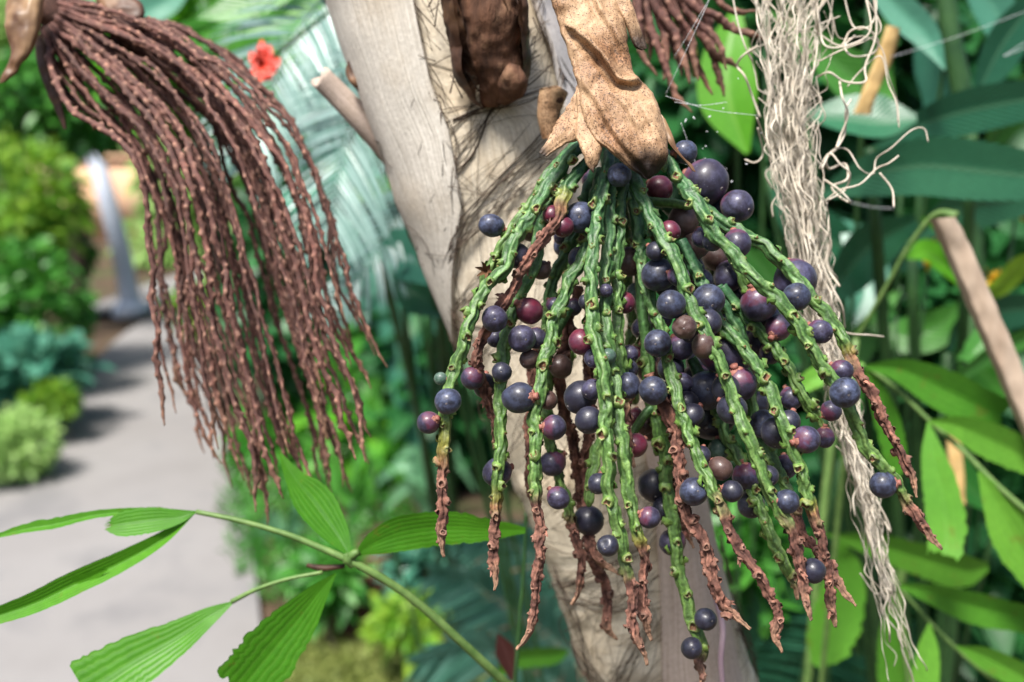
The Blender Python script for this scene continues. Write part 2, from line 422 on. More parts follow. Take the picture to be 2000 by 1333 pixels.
def stalk_mesh(pts, dep, brown=None, r0=.00255, smooth_to=.0, seed=0, bumps=1.0, yellow=0.0, brown_all=False, ripe=0.0):
    r = np.random.default_rng(seed + 400)
    d = np.interp(np.linspace(0, 1, len(pts)), np.linspace(0, 1, len(dep)), dep)
    q, s = spline([P(x, y, dd) for (x, y), dd in zip(pts, d)], step=.00065)
    n = len(q); L = s[-1]
    px = proj(q)
    if brown_all: sb = -.01
    elif brown is None: sb = L + .02
    else:
        sb = s[np.argmin(np.hypot(px[:, 0] - brown[0], px[:, 1] - brown[1]))]
    dry = np.clip((s - sb) / .013 + .45 + .25 * vnoise(np.c_[s, s * 0, s * 0], 260, seed), 0, 1)
    tt = s / L
    rad = r0 * (1.08 - .26 * tt) * (1 - .26 * dry) * (1 + .13 * vnoise(np.c_[s, s * 0 + 6, s * 0], 90, seed + 3) + .07 * vnoise(np.c_[s, s * 0 + 2, s * 0], 330, seed))
    rad = rad * np.clip((L - s) / .014 * .75 + .32, 0, 1) if (brown is not None or brown_all) else rad * np.clip((L - s) / .004 + .3, 0, 1)
    # uneven bends of the whole stalk
    wob = np.stack([vnoise(np.c_[s, s * 0 + 3, s * 0], 75, seed), vnoise(np.c_[s, s * 0 + 8, s * 0], 75, seed + 5), vnoise(np.c_[s, s * 0, s * 0 + 4], 75, seed + 9)], 1)
    c = q + wob * (.0007 + .0011 * dry)[:, None] * np.clip(s / .02, 0, 1)[:, None]
    t, u, w = frames(c)
    si, ph = [], []
    x = .010 + .004 * r.random() + smooth_to; a = r.random() * 6.28
    while x < L - .006:
        si.append(x); ph.append(a)
        x += (.0050 if x < sb else .0042) * r.uniform(.8, 1.2); a += 2.4 + r.normal() * .25
    si, ph = np.array(si), np.array(ph); sidry = np.interp(si, s, dry) if len(si) else si
    k = 26
    ang = np.arange(k) / k * 2 * np.pi
    cen = c.copy(); disp = np.zeros((n, k))
    for a_, p_, dd in zip(si, ph, sidry):
        g = np.exp(-((s - a_) / .0025) ** 2)
        dr = u * math.cos(p_) + w * math.sin(p_)
        cen -= dr * (g * .00055 * (1 - .3 * dd))[:, None] * bumps
        da = (ang - p_ + np.pi) % (2 * np.pi) - np.pi
        disp += .00105 * bumps * np.exp(-((s - a_ + .0004) / .0019) ** 2)[:, None] * np.exp(-(da / .62) ** 2)[None]
    tw = 4.5 * vnoise(np.c_[s, s * 0, s * 0 + 2.2], 60, seed) + s * 130
    disp += .00034 * (np.sin(3 * ang[None] + tw[:, None]) + .8 * np.sin(5 * ang[None] - 1.4 * tw[:, None]) + .7 * np.sin(8 * ang[None] + 2.1 * tw[:, None])) * (bumps * np.clip((s - smooth_to) / .02, .1, 1) * (1 + .3 * dry))[:, None]
    pos = cen[:, None] + (u[:, None] * np.cos(ang)[None, :, None] + w[:, None] * np.sin(ang)[None, :, None]) * rad[:, None, None]
    nn = vnoise(pos, 620, 3) * .6 + vnoise(pos, 1500, 7) * .4
    disp += nn * (.00022 + .00065 * dry)[:, None]
    disp *= np.clip(rad / .0016, .25, 1)[:, None]
    rr = rad[:, None] + disp
    dirs = u[:, None] * np.cos(ang)[None, :, None] + w[:, None] * np.sin(ang)[None, :, None]
    g = cen[:, None] + dirs * rr[..., None]
    # colours of the skin
    gcol = GREEN_T[None] * (1 - np.clip(tt * 2.2, 0, 1))[:, None] + GREEN_M[None] * np.clip(tt * 2.2, 0, 1)[:, None]
    gcol = gcol * (1 - .5 * np.clip(tt * 2 - 1, 0, 1))[:, None] + GREEN_Y * (.5 * np.clip(tt * 2 - 1, 0, 1))[:, None]
    if yellow:
        fy = np.clip(1 - np.abs(s - sb + yellow * .35) / yellow, 0, 1) ** .6
        gcol = gcol * (1 - fy[:, None]) + YEL * fy[:, None]
        fo = np.clip(1 - np.abs(s - sb - yellow * .25) / (yellow * .6), 0, 1)
        gcol = gcol * (1 - fo[:, None]) + ORG * fo[:, None]
    patch = np.clip(vnoise(pos, 300, 21) * 1.3 + .5, 0, 1)[..., None]
    bcol = BRN2 * (1 - patch) + BRN * patch
    tip = np.clip((s - (L - .016)) / .016, 0, 1)[:, None, None]
    bcol = bcol * (1 - .75 * tip) + TAN * .75 * tip
    crest = np.clip(disp / .0011, -.3, 1)[..., None]
    streak = vnoise(np.stack([s[:, None] * 60 + ang * 0, np.cos(ang)[None] * 2.2 + s[:, None] * 25, np.sin(ang)[None] * 2.2 + s[:, None] * 0], -1), 1.6, 4)[..., None]
    gc = gcol[:, None] * (1 + .5 * streak) * (1 + .35 * crest) + np.array([.11, .125, .05]) * np.clip(crest, 0, 1)
    dm = np.clip(dry[:, None] * 1.3 - .15 + .5 * (vnoise(pos, 240, 31)) * (dry * (1 - dry) * 4)[:, None], 0, 1)[..., None]
    col = np.concatenate([gc * (1 - dm) + bcol * dm * (1 + .5 * np.clip(crest, -.3, 1)), dm], -1)
    mb = MB()
    g = np.concatenate([np.repeat(cen[None, :1], k, 1), g, np.repeat(cen[None, -1:], k, 1)], 0)
    col = np.concatenate([col[:1], col, col[-1:]], 0)
    mb.grid(g, True, 0, col)
    # cup-shaped scars where fruit has dropped
    m = 11
    for a_, p_, dd in zip(si, ph, sidry):
        if r.random() < .07: continue
        i = int(np.argmin(np.abs(s - a_)))
        dr = u[i] * math.cos(p_) + w[i] * math.sin(p_)
        da = int(round((p_ % (2 * np.pi)) / (2 * np.pi) * k)) % k
        base = cen[i] + dr * (rr[i, da] - .0004)
        ax = norm(dr + t[i] * r.uniform(-.1, .75) + r.normal(size=3) * .26)
        e1 = norm(np.cross(ax, t[i] + .01)); e2 = np.cross(ax, e1)
        nub = r.random() < .28 and dd < .6
        sz = (r.uniform(.45, .8) if nub else r.uniform(.75, 1.28)) * (r0 / .0027) * (1 - .22 * dd) * (.75 if rad[i] < .0015 else 1)
        th = np.arange(m) / m * 2 * np.pi
        lob = 1 + r.uniform(.05, .22) * np.sin(3 * th + r.random() * 6) + r.uniform(0, .2) * np.sin(2 * th + r.random() * 6) + .08 * r.normal(size=m)
        hl = 1 + (.65 - .1 * dd) * np.clip(np.sin(3 * th + r.random() * 6), -.6, 1) + .12 * r.normal(size=m)
        prof = [(.0025, -.0008, 0), (.00235, .00015, 0), (.0021, .0009, 1), (.0017, .00125, 1), (.0014, .00115, 1), (.00125, .0009, 2), (.0009, .0004, 3), (.0004, .00035, 2), (.00001, .00055, 2)]
        gg = np.array([[base + (e1 * math.cos(x) + e2 * math.sin(x)) * pr * sz * l_ + ax * h * sz * (hh if h > .0006 else 1) for x, l_, hh in zip(th, lob, hl)] for pr, h, _ in prof])
        gcur = gcol[i]
        if nub: prof = [(.0024, -.0008, 0), (.0022, .0006, 0), (.0018, .0013, 0), (.0012, .0017, 1), (.0007, .0018, 2), (.00001, .0019, 3)]; gg = np.array([[base + (e1 * math.cos(x) + e2 * math.sin(x)) * pr * sz * l_ + ax * h * sz for x, l_ in zip(th, lob)] for pr, h, _ in prof])
        cg = [gcur * 1.2 + np.array([.03, .04, 0]), (np.array([.19, .26, .075]) * r.uniform(.55, 1.15)), np.array([.20, .10, .045]), np.array([.085, .030, .014])]
        cb = [BRN, np.array([.30, .16, .12]) * r.uniform(.55, 1.15), np.array([.17, .08, .055]), np.array([.045, .018, .012])]
        cc = np.array([[*(np.array(cg[z]) * (1 - dd) + np.array(cb[z]) * dd), max(dd, .4 if z >= 2 else dd)] for _, _, z in prof])
        mb.grid(gg, True, 0, np.repeat(cc[:, None], m, 1))
        if dd > .6 and r.random() < .16:      # shreds of dry calyx
            for _ in range(2):
                o2 = norm(ax + r.normal(size=3) * .6)
                blade3(mb, np.array([base, base + o2 * .0012, base + (o2 + t[i] * .4) * .0028]), np.array([.0016, .0014, .0003]), m=2, seed=int(r.integers(999)), mat=0)
                mb.c[-1] = np.tile([*(BRN * r.uniform(.8, 1.8)), 1.0], (len(mb.c[-1]), 1))
    return mb, np.c_[px, d_of(q), rad], q

def d_of(q): return (np.asarray(q) - CAM) @ FWD
def proj(q):
    v = np.asarray(q) - CAM; z = v @ FWD
    return np.c_[1000 + (v @ RIGHT) / z * F, 666.5 - (v @ UP) / z * F]

FR, MI, BK, BB = [.458, .436, .424, .420, .420], [.462, .456, .450, .446], [.468, .480, .486, .488], [.474, .498, .508, .512]
ST = [
 # pts, depths, brown start, options
 ('A', [(1128,282),(1090,322),(1045,390),(1005,440),(975,490),(955,535),(945,570)], [.462,.455,.452,.455], None, {}),
 ('B', [(1135,288),(1118,299),(1070,362),(1040,419),(1004,470),(986,524),(950,563),(926,608),(911,650),(899,691),(884,727),(875,760),(868,800),(868,850),(864,910),(861,970),(863,1030),(866,1090)], FR, (868,892), dict(yellow=.012)),
 ('C', [(1150,315),(1130,335),(1112,358),(1100,392),(1088,428),(1052,482),(1016,539),(992,578),(968,612),(940,655),(932,694),(941,730),(950,775),(963,820),(963,850),(962,882)], [.458,.440,.438,.450,.462], (1098,404), dict(yellow=.008, r0=.0026)),
 ('D', [(1140,325),(1085,385),(1061,430),(1046,518),(1025,560),(1004,605),(992,647),(983,690),(977,745),(974,790),(980,835),(980,880),(974,925),(972,964),(967,1010),(961,1100),(964,1160)], [.462,.452,.446,.440,.438], (971,985), dict(yellow=.006)),
 ('E', [(1165,330),(1140,400),(1124,458),(1100,505),(1079,548),(1070,605),(1066,650),(1072,700),(1070,751),(1070,808),(1075,859),(1092,925),(1100,955),(1112,985),(1115,1010),(1125,1040),(1135,1085),(1128,1142),(1115,1184)], BK, (1114,1002), {}),
 ('F', [(1175,330),(1160,400),(1148,470),(1136,515),(1115,545),(1100,584),(1079,629),(1078,660),(1064,694),(1058,730),(1055,766),(1046,808),(1049,844),(1046,895),(1047,934),(1049,970),(1055,1027),(1050,1060),(1054,1080),(1048,1124),(1045,1178),(1041,1225),(1030,1248),(1014,1266)], [.462,.450,.436,.428,.426,.428], (1049,955), {}),
 ('Gs', [(1130,560),(1110,650),(1094,742),(1100,790),(1112,835),(1124,889),(1133,940),(1133,985),(1146,1052),(1160,1095),(1182,1131),(1185,1182),(1185,1218),(1211,1247)], BB, None, dict(brown_all=True, r0=.0030)),
 ('H', [(1190,300),(1187,325),(1175,380),(1166,440),(1160,485),(1154,530),(1157,584),(1157,647),(1166,680),(1178,712),(1181,745),(1184,790),(1181,826),(1187,865),(1190,904),(1187,955),(1200,1005),(1214,1050),(1221,1099),(1228,1135),(1232,1189),(1243,1239),(1262,1299)], [.456,.432,.416,.410,.410,.412], (1224,1112), {}),
 ('K', [(1200,310),(1193,340),(1189,400),(1187,470),(1185,515),(1183,548),(1185,580),(1182,620),(1184,660),(1190,700),(1198,740),(1205,780),(1209,815),(1213,855),(1221,910),(1227,965),(1237,1010),(1244,1045),(1254,1077),(1257,1099),(1254,1142),(1257,1189),(1276,1252)], [.460,.444,.428,.416,.414,.418], (1254,1070), dict(yellow=.005)),
 ('I', [(1212,320),(1214,360),(1211,410),(1211,452),(1204,494),(1201,530),(1206,560),(1206,605),(1206,647),(1210,690),(1216,730),(1221,770),(1222,800),(1223,835),(1230,880),(1239,914)], [.462,.452,.446,.444,.444], (1221,778), dict(r0=.0026)),
 ('L', [(1225,310),(1236,380),(1243,440),(1249,500),(1255,580),(1260,655),(1268,730),(1274,785),(1283,820),(1290,850),(1299,895),(1300,940),(1308,985),(1313,1025),(1318,1059),(1326,1113),(1340,1160),(1351,1210),(1365,1243),(1375,1272),(1366,1295),(1372,1318),(1368,1345)], [.470,.474,.476,.474,.470], (1374,1280), dict(smooth_to=.075, r0=.0031, bumps=.8)),
 ('M', [(1232,322),(1240,350),(1251,380),(1269,413),(1287,452),(1305,482),(1320,509),(1332,545),(1344,584),(1362,620),(1380,658),(1401,697),(1416,730),(1428,760),(1437,790),(1449,820),(1458,850),(1474,889),(1485,919),(1500,955),(1521,994),(1536,1018),(1540,1026),(1552,1056),(1563,1098),(1570,1135),(1574,1182),(1582,1212)], [.456,.436,.424,.416,.412,.414], (1537,1024), {}),
 ('N', [(1285,290),(1302,308),(1320,338),(1344,374),(1371,416),(1395,455),(1428,488),(1455,521),(1485,554),(1515,581),(1545,614),(1569,650),(1593,691),(1614,727),(1638,760),(1664,809),(1686,864),(1720,908),(1752,950),(1774,985),(1807,1029),(1840,1072)], [.454,.432,.422,.416,.416,.418], (1764,972), {}),
 ('O', [(1330,360),(1390,418),(1428,446),(1461,464),(1494,479),(1515,500),(1539,521),(1564,552),(1590,588),(1614,613),(1635,644),(1653,677),(1670,721),(1697,770),(1730,831),(1758,886),(1780,930),(1795,974)], [.468,.458,.446,.440,.438], (1660,693), dict(yellow=.004)),
 ('Pp', [(1330,470),(1368,550),(1398,614),(1418,646),(1440,666),(1461,694),(1482,718),(1497,748),(1512,778),(1521,808),(1533,832),(1545,865),(1560,904),(1572,949),(1582,985),(1592,1016),(1606,1063),(1614,1106),(1621,1142),(1628,1182),(1640,1229)], [.456,.440,.430,.428,.430], (1586,1000), dict(yellow=.004)),
 ('Q', [(1226,318),(1242,420),(1250,480),(1258,530),(1268,575),(1281,620),(1297,660),(1304,697),(1310,730),(1320,762),(1329,798),(1341,838),(1353,871),(1367,904),(1380,930),(1392,957),(1404,980),(1416,1008),(1430,1045),(1452,1081),(1473,1117),(1498,1149),(1520,1182),(1527,1214),(1520,1240),(1529,1277)], [.466,.456,.436,.424,.418,.420], (1407,986), {}),
 ('Rr', [(1268,730),(1290,796),(1302,823),(1320,862),(1332,898),(1335,934),(1341,979),(1350,1005),(1362,1030),(1376,1081),(1394,1131),(1416,1182),(1437,1207),(1467,1234)], [.450,.440,.434,.432], None, dict(brown_all=True, r0=.0031)),
 ('S', [(1350,700),(1380,760),(1400,800),(1418,850),(1436,880),(1452,912),(1470,964),(1486,998),(1502,1045),(1524,1084),(1542,1124),(1550,1142),(1560,1172)], [.468,.462,.452,.448], (1549,1142), {}),
 ('T', [(1400,560),(1440,640),(1458,700),(1466,740),(1471,790),(1480,850),(1500,885),(1515,912),(1533,946),(1545,972),(1558,1002),(1574,1045),(1600,1090),(1625,1120),(1645,1150),(1669,1178)], [.476,.470,.460,.450,.444], (1549,982), {}),
 ('U', [(1410,560),(1455,615),(1497,661),(1515,679),(1533,706),(1548,733),(1560,760),(1578,787),(1596,812),(1612,838)], [.474,.470,.464,.462], (1606,828), dict(r0=.0026)),
 ('V', [(1400,455),(1430,495),(1446,530),(1460,560),(1475,590)], [.472,.468,.468], None, dict(r0=.0026)),
 ('W', [(1240,392),(1290,396),(1329,400),(1352,408)], [.474,.462,.458], None, dict(r0=.0024, smooth_to=.03)),
 ('X', [(1290,860),(1310,905),(1318,945),(1331,990),(1342,1035),(1356,1075)], [.492,.494], None, dict(brown_all=True, r0=.0026)),
 ('Y', [(1052,640),(1040,720),(1036,790),(1032,840),(1034,900),(1036,950),(1041,995)], [.490,.492], None, dict(brown_all=True, r0=.0022)),
 ('Z', [(1150,600),(1148,690),(1156,740),(1150,800),(1145,880),(1140,950),(1150,1040),(1165,1085),(1210,1122)], [.496,.500,.492], None, dict(brown_all=True, r0=.0027)),
 ('AA', [(1170,640),(1180,740),(1182,820),(1165,890),(1154,950),(1150,990)], [.482,.478], None, dict(r0=.0027)),
 ('AB', [(1215,330),(1222,440),(1222,540),(1235,640),(1230,720),(1240,790)], [.478,.512,.520], None, dict(r0=.0027)),
 ('AC', [(1270,420),(1300,520),(1330,600),(1350,680),(1372,760),(1400,840),(1420,900)], [.478,.512,.520], None, dict(r0=.0027)),
 ('AD', [(1195,330),(1150,440),(1110,540),(1094,620),(1110,700),(1085,760)], [.478,.512,.520], None, dict(r0=.0027)),
 ('AE', [(1300,400),(1360,470),(1400,540),(1436,620),(1452,690),(1480,760)], [.478,.512,.520], None, dict(r0=.0027)),
 ('AF', [(1280,790),(1262,808),(1242,838),(1228,868)], [.474,.472], None, dict(r0=.0021, smooth_to=.02)),
 ('AG', [(1110,600),(1085,650),(1068,700),(1060,735)], [.468,.470], None, dict(r0=.0027)),
]
STALKS, SAMP = [], []
for i, (nm, pts, dep, br, kw) in enumerate(ST):
    mb, smp, q = stalk_mesh(pts, dep, br, seed=i * 7 + 3, **kw)
    o = mb.build('fruit_stalk', M['stalk'], cluster, HUB)
    if kw.get('brown_all'): o['label'] = 'dry brown stalk without fruit'
    elif br is not None: o['label'] = 'green stalk with a shrivelled brown tip'
    STALKS.append(o); SAMP.append(np.c_[smp, np.full(len(smp), i)])
SAMP = np.vstack(SAMP)      # px, py, depth, radius, stalk

# one short thick core that joins the stalks under the bract
mb = MB()
tube_px(mb, [(1195,150),(1200,215),(1208,280),(1218,330),(1226,372)], [.478,.474,.470], [26,36,44,34,14], 16, 0, (.03, .13, .045, 0), 20)
mb.build('cluster_core', M['stalk'], cluster, HUB)

# ---- berries
def berry_mesh(name, mat, shape, seed):
    r = np.random.default_rng(seed); mb = MB()
    nl, nr = 22, 30
    th = np.linspace(0, np.pi, nl); ph = np.arange(nr) / nr * 2 * np.pi
    d = np.stack([np.sin(th)[:, None] * np.cos(ph), np.sin(th)[:, None] * np.sin(ph), np.cos(th)[:, None] * np.ones(nr)], -1)
    k = 1.01 + .034 * vnoise(d + seed, 1.4) + .016 * vnoise(d + seed, 3.6) + .006 * vnoise(d + seed, 9)
    if seed % 3 == 1: k = k - .07 * np.exp(-(np.arccos(np.clip(d @ norm(np.array([.7, .4, -.4 + .2 * (seed % 5)])), -1, 1)) / .42) ** 2)
    if shape == 'shrunk':
        k = k - .16 * np.abs(vnoise(d + seed, 2.1)) - .05 * np.abs(vnoise(d + seed, 5.3)) + .05
    if shape == 'dent':
        k = k - .25 * np.exp(-(np.arccos(np.clip(d @ norm(np.array([.5, -.3, -.8])), -1, 1)) / .5) ** 2) - .05 * np.abs(vnoise(d + seed, 4.3))
    zc = np.exp(-((np.pi - th) / .16) ** 2)[:, None] * .045
    k = k - zc
    e = np.array([1, 1, 1.03]) if shape != 'long' else np.array([.9, .9, 1.18])
    R0 = .0055
    g = d * k[..., None] * e * R0
    mb.grid(g, True, 0)
    # three-lobed calyx that clasps the attached end
    rings = [0, .16, .34, .5, .66, .82, .95, 1.0]
    m = 30; pp = np.arange(m) / m * 2 * np.pi
    lob = .50 * (.52 + .48 * np.abs(np.cos(1.5 * pp + r.random())) ** .7) * (1 + .10 * r.normal(size=m))
    gg = []
    for f in rings:
        a = lob * f; rr = R0 * 1.03 + (.0003 * (1 - f))
        if f == 1.0: rr = R0 * 1.0
        gg.append(np.stack([np.sin(a) * np.cos(pp), np.sin(a) * np.sin(pp), np.cos(a) * e[2]], -1) * rr * (1 + .012 * r.normal(size=(m, 1))))
    mb.grid(np.array(gg), True, 1)
    mb.tube(np.array([[0, 0, R0 * 1.0], [0, 0, R0 * 1.16], [.0001, 0, R0 * 1.30]]), [.0014, .0012, .0014], 10, 1)
    # stylar scar opposite it
    a = np.arange(8) / 8 * 2 * np.pi
    zz = -R0 * e[2] * .955
    gg = np.array([[[x * math.cos(b), x * math.sin(b), zz + h] for b in a] for x, h in ((.00050, .0002), (.00045, -.00018), (.0003, -.0003), (.00001, -.0001))])
    mb.grid(gg, True, 2)
    V = mb
    ob = V.build(name, [mat, M['calyx'], M['scar']])
    me = ob.data; bpy.data.objects.remove(ob)
    return me
BM = {}
for t_ in 'BPRNDG':
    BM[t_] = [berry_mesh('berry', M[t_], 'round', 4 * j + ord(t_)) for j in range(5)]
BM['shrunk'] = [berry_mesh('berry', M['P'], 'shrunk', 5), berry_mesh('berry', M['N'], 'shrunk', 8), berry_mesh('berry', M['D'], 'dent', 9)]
BM['dent'] = [berry_mesh('berry', M['P'], 'dent', 14)]
BM['long'] = [berry_mesh('berry', M['P'], 'long', 4)]
# px, py, radius px, kind, layer (0 before its stalk, 1 beside it, 2 behind)
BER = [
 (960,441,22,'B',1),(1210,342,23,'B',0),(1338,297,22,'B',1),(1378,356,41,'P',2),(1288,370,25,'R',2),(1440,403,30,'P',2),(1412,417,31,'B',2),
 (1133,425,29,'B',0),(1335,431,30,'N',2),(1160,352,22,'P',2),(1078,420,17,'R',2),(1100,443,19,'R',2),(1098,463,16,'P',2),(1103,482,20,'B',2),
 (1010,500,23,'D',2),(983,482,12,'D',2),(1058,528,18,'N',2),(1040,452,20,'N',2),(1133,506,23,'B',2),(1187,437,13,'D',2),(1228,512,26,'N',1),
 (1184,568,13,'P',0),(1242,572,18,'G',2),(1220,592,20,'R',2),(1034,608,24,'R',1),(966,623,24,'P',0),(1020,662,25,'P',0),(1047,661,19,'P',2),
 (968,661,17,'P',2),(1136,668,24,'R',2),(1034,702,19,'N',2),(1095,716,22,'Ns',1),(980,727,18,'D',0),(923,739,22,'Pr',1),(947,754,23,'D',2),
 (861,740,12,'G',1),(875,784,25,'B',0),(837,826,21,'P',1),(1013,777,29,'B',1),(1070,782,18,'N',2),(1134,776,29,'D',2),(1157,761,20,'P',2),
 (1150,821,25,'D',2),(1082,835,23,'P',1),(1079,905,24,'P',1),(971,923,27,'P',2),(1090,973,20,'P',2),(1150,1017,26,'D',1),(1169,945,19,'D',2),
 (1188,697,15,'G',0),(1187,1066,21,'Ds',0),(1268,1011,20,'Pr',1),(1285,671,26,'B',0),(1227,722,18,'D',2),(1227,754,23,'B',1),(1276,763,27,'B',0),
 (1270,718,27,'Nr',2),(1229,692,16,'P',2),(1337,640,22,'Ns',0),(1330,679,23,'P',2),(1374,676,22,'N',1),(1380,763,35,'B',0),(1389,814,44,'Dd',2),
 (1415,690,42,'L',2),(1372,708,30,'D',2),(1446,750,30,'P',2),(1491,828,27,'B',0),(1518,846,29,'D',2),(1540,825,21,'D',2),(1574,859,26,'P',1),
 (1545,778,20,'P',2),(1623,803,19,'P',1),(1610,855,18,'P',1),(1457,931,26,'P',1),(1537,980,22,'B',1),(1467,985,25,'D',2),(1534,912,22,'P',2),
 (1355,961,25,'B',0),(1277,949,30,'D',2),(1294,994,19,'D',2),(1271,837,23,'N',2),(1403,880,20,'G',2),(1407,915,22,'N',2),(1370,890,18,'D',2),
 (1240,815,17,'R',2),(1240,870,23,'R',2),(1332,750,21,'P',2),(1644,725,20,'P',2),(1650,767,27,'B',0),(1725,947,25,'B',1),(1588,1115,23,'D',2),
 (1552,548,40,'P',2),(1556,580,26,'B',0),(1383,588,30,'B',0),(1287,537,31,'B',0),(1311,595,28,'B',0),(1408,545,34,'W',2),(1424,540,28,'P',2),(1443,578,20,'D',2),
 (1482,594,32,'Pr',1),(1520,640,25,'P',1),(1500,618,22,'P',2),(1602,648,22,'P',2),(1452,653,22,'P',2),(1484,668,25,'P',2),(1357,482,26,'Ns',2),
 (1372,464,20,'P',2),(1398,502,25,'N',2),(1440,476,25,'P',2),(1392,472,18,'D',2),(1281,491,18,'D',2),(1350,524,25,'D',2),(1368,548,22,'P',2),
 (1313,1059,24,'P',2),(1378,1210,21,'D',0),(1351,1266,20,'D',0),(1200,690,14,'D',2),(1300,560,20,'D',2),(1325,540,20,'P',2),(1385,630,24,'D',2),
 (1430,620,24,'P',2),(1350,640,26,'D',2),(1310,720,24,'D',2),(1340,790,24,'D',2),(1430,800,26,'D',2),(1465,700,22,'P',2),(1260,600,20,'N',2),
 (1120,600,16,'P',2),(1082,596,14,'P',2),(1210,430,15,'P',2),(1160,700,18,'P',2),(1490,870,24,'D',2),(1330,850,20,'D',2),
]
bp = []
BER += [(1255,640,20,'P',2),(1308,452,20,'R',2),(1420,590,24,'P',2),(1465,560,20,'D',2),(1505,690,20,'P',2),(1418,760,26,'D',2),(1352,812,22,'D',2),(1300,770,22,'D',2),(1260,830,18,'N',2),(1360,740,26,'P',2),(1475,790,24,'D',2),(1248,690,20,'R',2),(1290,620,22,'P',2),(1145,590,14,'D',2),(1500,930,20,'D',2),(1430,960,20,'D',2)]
BER = [(x, y, r_ * 1.07, t_, l_) for x, y, r_, t_, l_ in BER]
for (x, y, rp, ty, lay) in BER:
    dist = np.hypot(SAMP[:, 0] - x, SAMP[:, 1] - y)
    off = {0: 0, 1: rp * .9, 2: rp * .6}[lay]
    cand = dist + (0 if lay != 2 else 0) + np.where(SAMP[:, 2] > .474, 60 if y < 900 else 25, 0)
    j = int(np.argmin(np.abs(cand - off) if lay else cand))
    d = SAMP[j, 2]
    rm = rp / F * d
    d2 = d + {0: -(rm * .95 + SAMP[j, 3]), 1: -.0005, 2: rm * .85 + SAMP[j, 3] * .5}[lay]
    bp.append([x, y, d2, rp, j, lay])
bp = np.array(bp)
# let no two berries, and no berry and stalk, share the same room: slide along the line of sight
SAMP_ = SAMP[SAMP[:, 2] < .474]; SAMP_ = SAMP_[::4]
S3 = np.array([P(a, b, c) for a, b, c in SAMP_[:, :3]]); SR = SAMP_[:, 3]
for it in range(70):
    pos = np.array([P(a, b, c) for a, b, c in bp[:, :3]]); rad = bp[:, 3] / F * bp[:, 2]
    mv = np.zeros(len(bp))
    for i in range(len(bp)):
        dd = np.linalg.norm(pos - pos[i], axis=1); ov = rad + rad[i] - dd; ov[i] = -1
        for j in np.where(ov > .0004)[0]:
            if j < i: continue
            a, b = (i, j) if (bp[i, 2] - bp[j, 2], i) > (0, j) else (j, i)
            if bp[a, 5] == 2: mv[a] += ov[j] * .6
            elif bp[b, 5] == 0: mv[b] -= ov[j] * .5
            else: mv[a] += ov[j] * .5
        if bp[i, 5] != 1:
            ds = np.linalg.norm(S3 - pos[i], axis=1) - SR - rad[i] * .97
            m_ = ds.min()
            if m_ < -.0003:
                mv[i] += (-m_ * .5) * (1 if bp[i, 5] == 2 else -1)
    if np.abs(mv).max() < 1e-5: break
    bp[:, 2] += np.clip(mv, -.003, .003)
    bp[:, 2] = np.minimum(bp[:, 2], .522)
for (x, y, rp, ty, lay), b in zip(BER, bp):
    c = P(x, y, b[2]); j = int(b[4])
    sp = SAMP[j]; tgt = P(*sp[:3])
    ax = tgt - c
    if lay == 0: ax = norm(ax) * .5 + FWD * .85 + RNG.normal(size=3) * .16
    elif lay == 1: ax = norm(ax) + UP * .25 - FWD * RNG.uniform(.0, .55) + RNG.normal(size=3) * .15
    else: ax = norm(ax + FWD * .02) * .5 + UP * .7 + FWD * RNG.uniform(-.1, .8) + RIGHT * RNG.normal() * .6
    ax = norm(ax)
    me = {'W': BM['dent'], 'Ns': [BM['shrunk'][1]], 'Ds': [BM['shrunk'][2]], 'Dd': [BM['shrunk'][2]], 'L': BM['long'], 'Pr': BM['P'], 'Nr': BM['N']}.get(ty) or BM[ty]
    o = bpy.data.objects.new('berry', me[int(RNG.integers(len(me)))])
    COL.objects.link(o); o.parent = STALKS[int(sp[4])]
    o.location = Vector(c - HUB)
    qt = Vector(ax).to_track_quat('Z', 'Y'); qr = Matrix.Rotation(RNG.random() * 6.28, 4, 'Z').to_quaternion()
    o.rotation_mode = 'QUATERNION'; o.rotation_quaternion = qt @ qr
    s = rp / F * b[2] / .0055
    o.scale = (s * RNG.uniform(.94, 1.05), s * RNG.uniform(.94, 1.05), s * RNG.uniform(.95, 1.07))
    if ty == 'G': o['label'] = 'small unripe green berry'
    elif ty == 'R': o['label'] = 'red berry'
    elif ty in ('W', 'Ns', 'Ds', 'Dd'): o['label'] = 'shrivelled berry'
    elif ty == 'N': o['label'] = 'brown berry'

# dried star-shaped calyx left on the outermost green stalk
mb = MB()
for k in range(6):
    a = k * 1.05 + .3
    pth = [(948,530),(948 + 9 * math.cos(a), 528 + 9 * math.sin(a)),(944 + 17 * math.cos(a), 528 + 17 * math.sin(a))]
    blade(mb, pth, [7, 8, 1.5], [.452, .449, .446], m=3, n=6, fold=.3, seed=k)
mb.build('dried_calyx', M['bract_brown'], cluster, HUB)

